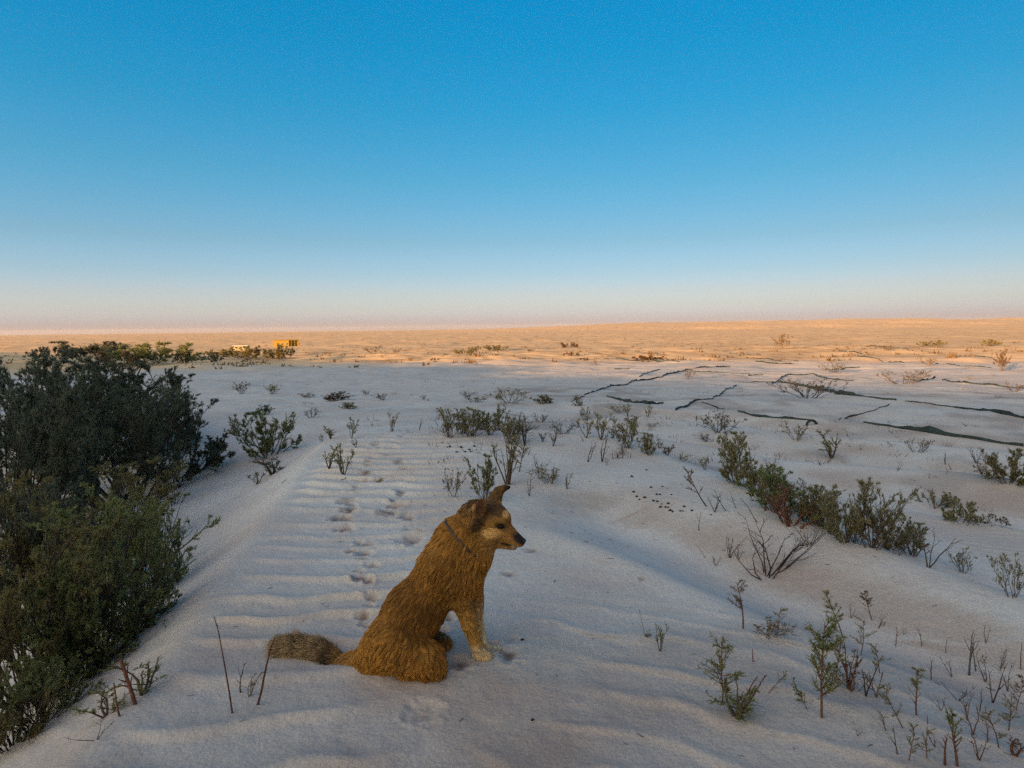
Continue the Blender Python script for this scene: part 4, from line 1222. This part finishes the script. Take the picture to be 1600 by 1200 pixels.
plant('sprout', 1412, 1138, 80, 'bushy sprout leaning left in front of the upright one', seed=51, lean=(-.55, 0, 0), leaf='sage', leaf_n=22)
plant('sprout', 1420, 1190, 62, 'leafy sprout below the bushy leaning one', seed=52, lean=(.12, 0, 0), leaf='sage')
plant('twig', 1402, 1180, 46, 'little green-tipped stem left of the leafy sprout at the bottom', seed=53, stems=1, leaf='olive', leaf_n=10, leaf_from=.6)
plant('stick', 1476, 1198, 52, 'thick red stub with a split top at the bottom edge', seed=14, thick=.05, child=(3,), clen=.35)
plant('sprout', 1496, 1199, 92, 'sprout with a bright green tuft near the bottom edge', seed=54, lean=(-.1, 0, 0), leaf='bright', leaf_from=.55, thick=.022)
plant('stick', 1489, 1148, 62, 'dark red stem leaning left behind the bright green tuft', seed=15, lean=(-.42, 0, 0))
plant('twig', 1514, 1056, 84, 'tall bare grey forked twig on the right', 24, bark='grey', stems=2, leaf_n=0)
plant('twig', 1525, 1050, 48, 'bare twig with a flat top beside the tall grey forked one', 18, bark='grey', stems=1, leaf_n=0)
plant('twig', 1551, 1098, 60, 'wide forked bare twig on the right slope', 46, stems=2, spread=1.0, leaf_n=.4)
plant('twig', 1497, 1094, 34, 'dry crossing twigs left of the wide forked bare twig', 40, stems=4, spread=1.0)
plant('twig', 1531, 1110, 40, 'plain upright dry stem left of the wide forked bare twig', 10, stems=1)
plant('sprout', 1561, 1170, 66, 'leafy forked stem near the lower right corner', 30, leaf='olive', seed=55)
plant('twig', 1543, 1162, 46, 'thin reddish twig left of the leafy forked stem', 22, bark='red')
plant('stick', 1595, 1046, 48, 'red stick at the right edge of the near slope', seed=16, lean=(-.1, 0, 0))
plant('twig', 1563, 1045, 40, 'thin stalk with a dark seed head near the right edge', 16, bark='grey')
plant('sprig', 1585, 1180, 36, 'small reddish sprig in the lower right corner', 26, bark='red', leaf='rust', leaf_n=5)
plant('stick', 1449, 1134, 16, 'tiny peg of a twig between the sprouts at the bottom right', seed=17, thick=.05)
# ---- far bushes, some of them in the last sun
GF = 'scattered bushes of the far plain'
plant('mound', 140, 558, 25, 'wide dark bush mound on the far plain at the left', 118, GF, leaf='dark')
plant('mound', 90, 568, 27, 'dark bush at the left end of the far scrub belt', 80, GF, leaf='dark')
plant('mound', 165, 549, 10, 'farthest dark bush line behind the scrub belt', 90, GF, leaf='green')
plant('mound', 350, 556, 10, 'low scrub between the round bush and the hut', 50, GF, leaf='mix')
plant('mound', 190, 573, 24, 'golden low bush in front of the wide dark mound', 60, GF, leaf='dry')
plant('mound', 250, 566, 30, 'large dark round bush on the far plain left of the pale hut', 125, GF, leaf='green')
plant('mound', 288, 568, 18, 'pinkish dry bush in front of the large round bush', 36, GF, leaf='dry', bark='tan')
plant('mound', 330, 566, 16, 'small dark green bush in a blue shadow left of the hut', 40, GF, leaf='dark')
plant('mound', 385, 562, 21, 'brown-green bush on the sand rise in front of the pale hut', 64, GF, leaf='mix')
plant('mound', 436, 561, 21, 'dark bush on the sand rise in front of the yellow house', 50, GF, leaf='mix')
plant('dry', 583, 553, 13, 'sunlit bush on the plain right of the yellow house', 26, GF, leaf='rust', leaf_n=7)
plant('dry', 618, 553, 9, 'smaller sunlit bush beside the one right of the house', 18, GF, leaf='dry', leaf_n=6)
plant('mound', 728, 554, 11, 'olive bush on a bright sand hummock in the centre', 40, GF, leaf='olive')
plant('mound', 770, 548, 9, 'olive bush behind the bright hummock in the centre', 44, GF, leaf='olive')
plant('mound', 890, 543, 8, 'small golden bush alone right of the bright hummock', 26, GF, leaf='rust')
plant('dry', 828, 550, 6, 'tiny bush between the hummock and the small golden bush', 14, GF, leaf='rust', leaf_n=5)
plant('mound', 893, 556, 6, 'flat brown tuft at the shadow edge below the small golden bush', 26, GF, leaf='rust')
plant('dry', 1224, 545, 24, 'tall sparse golden bush standing alone on the sunlit plain', 30, GF, bark='tan', leaf='dry', leaf_n=5)
plant('mound', 1012, 563, 8, 'brown brush heap at the shadow edge among the far nets', 44, GF, leaf='rust')
plant('mound', 1455, 540, 8, 'dark low bush on a golden rise at the right', 36, GF, leaf='olive')
plant('mound', 1546, 540, 10, 'dark bush on the golden rise farthest right', 26, GF, leaf='olive')
plant('dry', 1567, 580, 34, 'rusty sparse bush in the sun near the right edge', 30, GF, bark='tan', leaf='rust', leaf_n=5)
plant('dry', 1450, 572, 16, 'pale dry bush in the sun left of the rusty one', 30, GF, bark='tan', leaf='dry', leaf_n=3)
plant('dry', 1388, 548, 9, 'small golden tuft on a hummock in the sun', 26, GF, bark='tan', leaf='dry', leaf_n=4)
plant('dry', 1302, 582, 16, 'grey leafless brush on the shaded right plain', 50, GF, leaf_n=1.5)
plant('dry', 1412, 600, 22, 'long grey leafless brush line at the shadow edge', 80, GF, leaf_n=1.5, stems=22)
plant('dry', 1262, 622, 30, 'dark grey brush heaped against the long green net', 96, GF, leaf_n=2, stems=28, bark='dark')
plant('dry', 1075, 592, 18, 'thin grey brush among the middle nets', 26, GF, leaf_n=1)
plant('dry', 932, 570, 9, 'faint grey brush left of the first far nets', 24, GF, leaf_n=1)
plant('dry', 1585, 612, 14, 'brown tuft at the right edge on the shadow line', 30, GF, leaf='rust', leaf_n=3)

# ---- more thin growth in the lower right and behind the dog
plant('twig', 1455, 1062, 40, 'thin bent red twig left of the tall grey forked one', 20, bark='red', stems=2)
plant('twig', 1478, 1020, 26, 'short bare twig alone below the ridge crest', 14, stems=1)
plant('twig', 1540, 1005, 34, 'thin bare twig high on the near slope at the right', 16, bark='grey', stems=2)
plant('sprout', 1588, 1110, 62, 'sprout with rusty leaves at the right edge', 26, leaf='rust', seed=61)
plant('twig', 1520, 1150, 50, 'thin forked red twig left of the leafy forked stem', 26, bark='red', stems=2)
plant('twig', 1462, 1168, 36, 'short red twig above the thick split stub', 18, bark='red', stems=2)
plant('sprout', 1374, 1052, 52, 'small dull sprout right of the pair of dark thin stems', 20, leaf='olive', seed=62)
plant('sprig', 1300, 1070, 40, 'brown sprig left of the thin red stems', 24, leaf='rust', leaf_n=9)
plant('twig', 1340, 1150, 24, 'tiny dry twig in front of the low brush of brown twigs', 20, stems=2)
plant('shrub', 722, 678, 40, 'green-topped shrub between the first two of the row behind the dog', 30, GC)
plant('shrub', 780, 672, 34, 'small olive shrub filling the right of the row behind the dog', 26, GC)
plant('shrub', 752, 672, 36, 'olive shrub at the back of the row behind the dog', 34, GC)
plant('twig', 716, 702, 16, 'short stalk standing among the droppings behind the dog', 8, stems=1)
plant('sprig', 968, 690, 22, 'little brown sprig between the dark upright one and the olive shrubs', 16, leaf='rust')
plant('sprig', 1030, 700, 16, 'little sprig behind the right dense olive shrub', 14, leaf='olive')
plant('dense', 1185, 770, 52, 'green shrub joining the tall and the brightest one on the ridge', 56, GB, leaf='olive')
plant('dense', 1385, 858, 60, 'dull shrub joining the twiggy one and the last green one', 60, GB, leaf='mix')
plant('dense', 1290, 825, 62, 'olive shrub between the brown-green and the broad dull one', 60, GB, leaf='olive')

# ---- thin dry stems of the lower right corner
plant('twig', 1440, 1010, 30, 'thin dry stem right of the lone red twig with a forked tip', 14, bark='brown', stems=2)
plant('twig', 1488, 1058, 34, 'dry forked stem between the thin bent red twig and the tall grey one', 22, bark='brown', stems=2)
plant('twig', 1540, 1066, 52, 'thin stem with a few dead leaves right of the flat-topped bare twig', 22, bark='brown', stems=2, leaf_n=5, leaf='dry')
plant('twig', 1575, 1080, 44, 'dry stems crossing below the seed head near the right edge', 34, bark='grey', stems=3)
plant('twig', 1470, 1110, 30, 'low dry stems left of the dark red leaning stem', 30, bark='brown', stems=3)
plant('twig', 1512, 1126, 44, 'dry forked stem right above the bright green tuft', 26, bark='brown', stems=2, leaf_n=3, leaf='rust')
plant('sprout', 1576, 1142, 58, 'thin olive-leaved stem right of the leafy forked one', 24, leaf='olive', seed=71)
plant('twig', 1530, 1188, 46, 'dry reddish stems at the bottom edge right of the bright green tuft', 30, bark='red', stems=3, leaf_n=3, leaf='rust')
plant('sprout', 1448, 1186, 54, 'small olive sprout at the bottom edge left of the split stub', 22, leaf='olive', seed=72)
plant('twig', 1385, 1142, 40, 'thin dry stem left of the bushy leaning sprout', 18, bark='brown', stems=2, leaf_n=4, leaf='olive')
plant('sprout', 1308, 1048, 66, 'thin sprout behind the tallest red-stemmed one', 22, leaf='olive', seed=73, thick=.012)
plant('twig', 1370, 1090, 50, 'dry stems right of the small dull sprout', 26, bark='red', stems=3, leaf_n=3, leaf='rust')
plant('dry', 1335, 848, 60, 'bare brown twigs in front of the broad dull green shrub', 70, bark='brown', leaf_n=1.5)
plant('dry', 1232, 800, 56, 'bare brown twigs standing among the brightest green shrub', 70, bark='brown', leaf_n=1.5)
plant('dry', 1400, 866, 50, 'thin bare twigs before the last green shrub', 60, bark='brown', leaf_n=1.5)
plant('dry', 800, 690, 40, 'thin bare twigs under the olive shrub right of the row', 60, bark='brown', leaf_n=1.5)
# ------------------------------------------------------------------ torn windbreak nets half buried in the sand
def net_material():
    m, nt, bs = new_mat('windbreak_net')
    co = nt.nodes.new('ShaderNodeTexCoord').outputs['Object']
    n = tex_noise(nt, co, 7, 5)
    w = nt.nodes.new('ShaderNodeTexWave'); w.inputs['Scale'].default_value = 60; nt.links.new(co, w.inputs['Vector'])
    c = mix_rgb(nt, ramp(nt, n, [(.35, 0.), (.7, 1.)]), (.008, .014, .014), (.024, .042, .038))
    c = mix_rgb(nt, .25, c, w.outputs['Color'], 'MULTIPLY')
    nt.links.new(c, bs.inputs['Base Color']); bs.inputs['Roughness'].default_value = .8
    return m
M_NET = net_material()

def net(pts, hpx, label, seed=1):
    W = [hit(x, y) for x, y in pts]
    rng = np.random.default_rng(seed)
    P = np.array([[p.x, p.y] for p in W]); hh = np.array([px_m(p) * h for p, h in zip(W, hpx if isinstance(hpx, (list, tuple)) else [hpx] * len(W))])
    seg = np.hypot(*np.diff(P, axis=0).T); s = np.concatenate([[0], np.cumsum(seg)])
    n = max(8, int(min(90, s[-1] / .12)))
    u = np.linspace(0, s[-1], n)
    X = np.interp(u, s, P[:, 0]); Y = np.interp(u, s, P[:, 1]); Hh = np.interp(u, s, hh) * (.78 if seed in (1, 2, 3) else .6)
    X = X + .035 * noise(u * 1.3, u * 0, seed); Y = Y + .035 * noise(u * 1.7, u * 0 + 5, seed + 3)
    Hh = Hh * np.clip(.85 + .22 * noise(u * 1.1, u * 0 + 2, seed + 7) + .35 * noise(u * 4.5, u * 0, seed + 9), .12, 1.5)
    Z = H(X, Y, False)
    T = np.stack([np.gradient(X), np.gradient(Y)], 1); T /= np.linalg.norm(T, axis=1)[:, None] + 1e-9
    N = np.stack([-T[:, 1], T[:, 0]], 1)
    lean = .25 * noise(u * .6, u * 0 + 9, seed + 11)
    th = .006
    rows = []
    for (k, t) in ((0, -th), (.5, -th), (1, -th), (1, th), (.5, th), (0, th)):
        bul = math.sin(k * math.pi) * .12
        off = (lean * k + bul) * Hh + t
        rows.append(np.stack([X + N[:, 0] * off, Y + N[:, 1] * off, Z - .03 + (Hh + .03) * k], 1))
    V = np.stack(rows, 1)                      # (n,6,3)
    o = np.array([X[0], Y[0], Z[0]])
    idx = np.arange(n * 6).reshape(n, 6); nx = np.roll(idx, -1, 1)
    F = np.stack([idx[:-1], nx[:-1], nx[1:], idx[1:]], -1).reshape(-1, 4)
    caps = np.array([[0, 1, 4, 5], [1, 2, 3, 4], [(n - 1) * 6 + 5, (n - 1) * 6 + 4, (n - 1) * 6 + 1, (n - 1) * 6], [(n - 1) * 6 + 4, (n - 1) * 6 + 3, (n - 1) * 6 + 2, (n - 1) * 6 + 1]])
    me = mesh_np('windbreak_net', V.reshape(-1, 3) - o, np.concatenate([F, caps]), M_NET)
    ob = link('windbreak_net', me); ob.location = o
    return tag(ob, label, 'net', 'torn green windbreak nets on the right plain')

net([(1350,660),(1380,665),(1420,671),(1450,677),(1480,682),(1530,687),(1600,698)], [3,4,7,13,14,11,9], 'widest dark green net strip, running off the right edge nearest the viewer', 1)
net([(1415,627),(1440,630),(1480,635),(1530,642),(1560,646),(1605,655)], [2,3,4,5,8,8], 'long green net strip above the widest one, running off the right edge', 2)
net([(1213,597),(1240,601),(1280,609),(1310,617),(1340,619),(1370,623),(1402,626)], [2,5,10,8,6,4,4], 'thick dark net curving over the brush heap', 3)
net([(1205,601),(1228,586),(1270,584),(1300,593),(1332,596)], [3,4,3,5,2], 'net bent in a low arch above the thick curving one', 4)
net([(1145,597),(1170,598),(1208,597)], [2,2,3], 'thin net piece leading left from the low arch', 5)
net([(947,620),(970,626),(995,630),(1010,632),(1038,630)], [4,7,7,8,3], 'crumpled torn net at the left, over two sprigs', 6)
net([(1055,641),(1078,632),(1088,626),(1115,624),(1130,613),(1152,602)], [6,8,4,4,4,3], 'torn net climbing a small sand peak in the middle', 7)
net([(1096,629),(1120,638),(1132,640)], [2,5,2], 'short net tail falling right from the small sand peak', 8)
net([(1152,643),(1180,651),(1210,653),(1240,655),(1268,657)], [3,6,7,6,3], 'dark net strip ending at the black loop', 9)
net([(895,626),(930,612),(955,603),(980,601),(1000,595),(1034,590)], [3,3,4,5,4,3], 'longest thin net slanting up from the orange-brown tuft', 10)
net([(1033,590),(1050,584),(1073,578),(1100,582),(1130,583),(1172,584)], [3,5,3,4,2,2], 'net forming a flat peak beyond the longest thin one', 11)
net([(1170,587),(1192,586)], [4,3], 'short dark net lump right of the flat peak', 12)
net([(905,561),(950,560),(985,564),(1012,562),(1060,566)], [2,2,2,4,2], 'far net line at the shadow edge left of centre right', 13)
net([(960,577),(985,576)], [3,2], 'short black net scrap on the grey sand below the far line', 14)
net([(1085,576),(1112,574),(1140,573)], 3, 'short far net above the flat peak', 15)
net([(1180,565),(1205,568),(1238,569)], 3, 'far straight net in the shade right of the short far one', 16)
net([(1310,656),(1325,652),(1345,647),(1370,641),(1392,632)], [2,6,3,3,4], 'thin net slanting up between the black loop and the long strip', 17)
net([(1470,594),(1510,598),(1605,607)], [3,4,4], 'dark straight net near the shadow edge at the right', 18)
net([(1358,540),(1395,543),(1442,549)], 2, 'thin net line in the sun beyond the shadow edge', 19)
net([(1340,557),(1372,561),(1412,567)], [3,2,3], 'thin net line in the sun nearer the shadow edge', 20)
net([(1500,556),(1550,560),(1605,566)], 2, 'thin net line in the sun running off the right edge', 21)
net([(1410,592),(1432,597),(1462,590)], [2,6,4], 'small crumpled net beside the long grey brush line', 22)
net([(1290,578),(1320,575),(1344,574)], 3, 'small net behind the grey leafless brush', 23)
net([(1000,589),(1018,581),(1030,577)], 2, 'thin broken net left of the flat peak', 24)

net([(1140,552),(1162,553),(1188,555)], 2.4, 'short thin net at the shadow edge right of the brown brush heap', 25)
net([(1165,559),(1205,562),(1246,565)], 2.4, 'thin far net just inside the shade below the short one', 26)
net([(1300,549),(1322,550),(1348,553)], 2.4, 'short thin net in the sun behind the grey leafless brush', 27)
net([(1440,566),(1495,572),(1548,575)], 2.6, 'thin net between the pale dry and the rusty bush', 28)

# black loop of hose half buried beside the net
def hose_loop():
    p = hit(1268, 664); m = px_m(p)
    bm = bmesh.new(); Rr, r = 7.5 * m, 2.0 * m; ring = []
    for i in range(25):
        a = math.pi * (-.08 + 1.16 * i / 24)
        for j in range(8):
            b = 2 * math.pi * j / 8
            ring.append(bm.verts.new(((Rr + r * math.cos(b)) * math.cos(a), r * math.sin(b), (Rr + r * math.cos(b)) * math.sin(a) * .95)))
    for i in range(24):
        for j in range(8):
            bm.faces.new([ring[i * 8 + j], ring[i * 8 + (j + 1) % 8], ring[(i + 1) * 8 + (j + 1) % 8], ring[(i + 1) * 8 + j]])
    bmesh.ops.recalc_face_normals(bm, faces=bm.faces)
    o = bm_obj('rubber_loop', bm, simple_mat('black_rubber', (.015, .017, .017), .7))
    o.location = p
    tag(o, 'black half-buried loop sticking out of the sand on the right', 'loop')
hose_loop()

# ------------------------------------------------------------------ droppings and bits on the sand
def pellets():
    m = simple_mat('dark_pellet', (.022, .017, .014), .8)
    meshes = []
    for k in range(4):
        bm = bmesh.new(); bmesh.ops.create_icosphere(bm, subdivisions=2, radius=1)
        rg = random.Random(k)
        for v in bm.verts:
            f = 1 + .16 * (rg.random() - .5)
            v.co = Vector((v.co.x * 1.3 * f, v.co.y * .95 * f, v.co.z * .8 * f))
        me = bpy.data.meshes.new('dung_pellet'); bm.to_mesh(me); bm.free(); me.materials.append(m)
        me.polygons.foreach_set('use_smooth', np.ones(len(me.polygons), bool)); meshes.append(me)
    A = [(1010,735),(987,745),(1017,762),(1035,761),(990,769),(995,776),(999,781),(1007,778),(1026,773),(1031,773),(1049,773),(1021,783),(1027,784),(1034,788),(1044,787),(1040,793),(1044,793),(1047,798),(1051,800),(1063,799),(1067,799),(1069,792),(1081,798),(1111,805),(1032,793)]
    B = [(699,699),(703,699),(720,699),(721,702),(741,698),(733,703),(735,706),(714,708),(727,709)]
    C = [(832,1127,'lone dark pellet on the sand below the dog'), (816,1001,'lone pellet on the trodden sand right of the paws'), (777,692,None)]
    for pts, lab, gr in ((A, 'dark dropping in the scatter on the sand right of the dog', 'droppings scattered right of the dog'), (B, 'dark dropping in the small scatter left of the fan of bare twigs', 'droppings scattered behind the dog')):
        for i, (x, y) in enumerate(pts):
            p = hit(x, y); s = px_m(p) * 1.75 * (.8 + .5 * ((i * 37) % 10) / 10)
            o = link('dung_pellet', meshes[i % 4]); o.location = (p.x, p.y, p.z + s * .4); o.scale = (s, s, s); o.rotation_euler = (0, 0, i * 1.3)
            tag(o, lab, 'dropping', gr)
    for i, (x, y, lab) in enumerate(C):
        if not lab: continue
        p = hit(x, y); s = px_m(p) * 2.4
        o = link('dung_pellet', meshes[i]); o.location = (p.x, p.y, p.z + s * .4); o.scale = (s, s, s)
        tag(o, lab, 'dropping')
pellets()

def litter():
    """tiny twigs and crumbs lying on the sand, too many and too small to tell apart"""
    rng = np.random.default_rng(4)
    polys, rads = [], []
    for i in range(300):
        if i < 200: x, y = rng.uniform(-1.4, 2.6), rng.uniform(1.7, 6)
        else: x, y = rng.uniform(-4, 14), rng.uniform(6, 26)
        a = rng.random() * 6.28; L = rng.uniform(.008, .034) * (1 if i < 200 else 2.0)
        t = np.linspace(-.5, .5, 4)[:, None]
        P = np.array([[x, y, 0]]) + t * L * np.array([[math.cos(a), math.sin(a), 0]])
        P[:, :2] += rng.normal(size=(4, 2)) * L * .06
        polys.append(P); rads.append(np.full(4, L * .045))
    P = np.array(polys)
    P[..., 2] = H(P[..., 0].ravel(), P[..., 1].ravel()).reshape(P.shape[:2]) + .003
    V, F = tubes(P, rads, 4)
    me = mesh_np('twig_litter', V, F, M_BARK['dark'])
    add_attr(me, 'tint', np.repeat(rng.random(len(P)), len(V) // len(P)))
    tag(link('twig_litter', me), 'tiny dark twigs and crumbs strewn over the pale sand', 'litter', kind='stuff')
litter()

def stubble():
    """sparse dry stubble and leaf crumbs between the shrubs, and fine scrub dotting the far plain: no one could count it"""
    rng = np.random.default_rng(9)
    for (nm, lab, n, region) in (('dry_stubble', 'sparse tiny dry stubble dotting the sand between the shrubs', 520, 0), ('far_scrub', 'fine low scrub dotting the far sunlit plain', 1500, 1)):
        LV = []; tw = []
        i = np.arange(n)
        if region == 0:
            y = np.where(i < 260, rng.uniform(6.5, 14, n), rng.uniform(14, 48, n))
            x = np.where(i < 260, rng.uniform(-1.4, .75 * y), rng.uniform(-.42, .78, n) * y)
            h = rng.uniform(.03, .11, n) * (1 + y * .016); kk = rng.integers(5, 14, n)
        else:
            y = 60 * (2400 / 60) ** (rng.random(n) ** .8); x = rng.uniform(-.85, .85, n) * y
            h = rng.uniform(.22, .6, n) * (1 + y * .0012); kk = np.full(n, 9)
        z = H(x, y, False)
        for x_, y_, z_, h_, k in zip(x, y, z, h, kk):
            b = np.array([x_, y_, z_]) + np.concatenate([rng.normal(size=(k, 2)) * h_ * .7, np.zeros((k, 1))], 1)
            d = rng.normal(size=(k, 3)) * .55 + np.array([0, 0, 1.0]); d /= np.linalg.norm(d, axis=1)[:, None]
            s_ = np.cross(d, rng.normal(size=(k, 3))); s_ /= np.linalg.norm(s_, axis=1)[:, None]
            hh = h_ * rng.uniform(.5, 1.1, (k, 1)); wd = hh * (.10 if region == 0 else .5)
            LV.append(np.stack([b + s_ * wd * .5, b + d * hh, b - s_ * wd * .5], 1).reshape(-1, 3)); tw.append(np.repeat(rng.random(k), 3))
        V = np.concatenate(LV)
        me = mesh_np(nm, V, np.arange(len(V)).reshape(-1, 3), M_LEAF['rust' if region == 0 else 'dry'], smooth=False)
        add_attr(me, 'tint', np.concatenate(tw))
        tag(link(nm, me), lab, 'stubble' if region == 0 else 'scrub', kind='stuff')
stubble()

# ------------------------------------------------------------------ the far huts
def box_bm(bm, x0, x1, y0, y1, z0, z1):
    v = [bm.verts.new((x, y, z)) for z in (z0, z1) for (x, y) in ((x0, y0), (x1, y0), (x1, y1), (x0, y1))]
    for f in ((3, 2, 1, 0), (4, 5, 6, 7), (0, 1, 5, 4), (1, 2, 6, 5), (2, 3, 7, 6), (3, 0, 4, 7)):
        bm.faces.new([v[i] for i in f])

def part_box(name, mat, parent, *b, bevel=0):
    bm = bmesh.new(); box_bm(bm, *b)
    if bevel: bmesh.ops.bevel(bm, geom=bm.edges[:], offset=bevel, segments=1, affect='EDGES')
    return bm_obj(name, bm, mat, parent, smooth=False)

M_YEL = simple_mat('yellow_plaster', (.31, .20, .03), .8, .2)
M_CREAM = simple_mat('cream_plaster', (.34, .28, .18), .8, .2)
M_DARKW = simple_mat('dark_opening', (.035, .03, .025), .4)
M_WHITE = simple_mat('white_paint', (.5, .47, .42), .6)
M_ROOF = simple_mat('roof_slab', (.27, .18, .04), .8)

def yellow_house():
    p = hit(447, 542); m = px_m(p)
    r = link('yellow_house', None); r.location = (p.x, p.y, p.z - .1); r.rotation_euler = (0, 0, R(18))
    W = 38 * m; Hh = 10.5 * m; D = W * .55
    # a wing with a verandah on the right, closed block on the left
    w = part_box('wall', M_YEL, r, -W / 2, W * .12, 0, D, 0, Hh, bevel=.03)
    part_box('verandah_wall', M_YEL, r, W * .12 + .01, W / 2, D * .35, D, 0, Hh - .01)
    part_box('roof', M_ROOF, r, -W / 2 - .25, W / 2 + .3, -.3, D + .3, Hh + .004, Hh + .28, bevel=.03)
    for i in range(3):
        x = W * .2 + i * W * .13
        part_box('post', M_YEL, r, x, x + .18, .02, .2, 0, Hh)
    d = part_box('door', M_DARKW, r, -W * .34, -W * .34 + 1.0, -.04, .02, .05, 2.1)
    part_box('handle', M_WHITE, d, -W * .34 + .82, -W * .34 + .9, -.09, -.05, 1.0, 1.12)
    for x in (-W * .18, W * .0):
        wn_ = part_box('window', M_WHITE, r, x, x + 1.1, -.05, .02, 1.2, 2.2)
        part_box('pane', M_DARKW, wn_, x + .08, x + 1.02, -.075, -.055, 1.28, 2.12)
    part_box('window', M_DARKW, r, W * .26, W * .26 + 1.2, D * .35 - .05, D * .35, 1.1, 2.1)
    tag(r, 'bright yellow flat-roofed house on the far plain', 'house')
yellow_house()

def pale_hut():
    p = hit(376, 548); m = px_m(p)
    r = link('pale_hut', None); r.location = (p.x, p.y, p.z - .1); r.rotation_euler = (0, 0, R(12))
    W = 22 * m; Hh = 8 * m; D = W * .5
    part_box('wall', M_CREAM, r, -W / 2, W / 2, 0, D, 0, Hh, bevel=.02)
    part_box('roof', M_WHITE, r, -W / 2 - .2, W / 2 + .2, -.3, D + .2, Hh + .004, Hh + .2, bevel=.02)
    for i in range(3):
        x = -W * .38 + i * W * .28
        f = part_box('window', M_WHITE, r, x, x + W * .2, -.05, .02, Hh * .45, Hh * .85)
        part_box('pane', M_DARKW, f, x + .08, x + W * .2 - .08, -.075, -.055, Hh * .45 + .08, Hh * .85 - .08)
    tag(r, 'low cream hut with a white roof left of the yellow house', 'hut')
pale_hut()

def white_tank():
    p = hit(466, 539); m = px_m(p)
    r = link('water_tank', None); r.location = (p.x, p.y, p.z - .05)
    bm = bmesh.new(); bmesh.ops.create_cone(bm, cap_ends=True, segments=20, radius1=2.2 * m, radius2=2.2 * m, depth=4.2 * m)
    bmesh.ops.translate(bm, vec=(0, 0, 2.4 * m), verts=bm.verts); bmesh.ops.bevel(bm, geom=[e for e in bm.edges if len(e.link_faces) == 2 and e.calc_face_angle(0) > 1], offset=.08, segments=2, affect='EDGES')
    bm_obj('tank', bm, M_WHITE, r)
    part_box('base', M_CREAM, r, -2.4 * m, 2.4 * m, -2.4 * m, 2.4 * m, 0, .35 * m)
    bm = bmesh.new(); bmesh.ops.create_cone(bm, cap_ends=True, segments=12, radius1=.5 * m, radius2=.4 * m, depth=.5 * m); bmesh.ops.translate(bm, vec=(0, 0, 4.75 * m), verts=bm.verts)
    bm_obj('lid', bm, M_WHITE, r)
    tag(r, 'small white tank just right of the yellow house', 'tank')
white_tank()
# ------------------------------------------------------------------ evening haze
def haze():
    bm = bmesh.new(); box_bm(bm, -16000, 16000, -2000, 16000, -60, 60)
    m = bpy.data.materials.new('haze'); m.use_nodes = True
    nt = m.node_tree
    for n_ in list(nt.nodes):
        if n_.type != 'OUTPUT_MATERIAL': nt.nodes.remove(n_)
    v = nt.nodes.new('ShaderNodeVolumePrincipled')
    v.inputs['Color'].default_value = (.86, .80, .86, 1); v.inputs['Density'].default_value = 3e-5; v.inputs['Anisotropy'].default_value = 0.0
    nt.links.new(v.outputs[0], nt.nodes['Material Output'].inputs['Volume'])
    o = bm_obj('haze', bm, m, smooth=False)
    tag(o, 'thin mauve evening haze over the far plain', 'haze', kind='stuff')
haze()
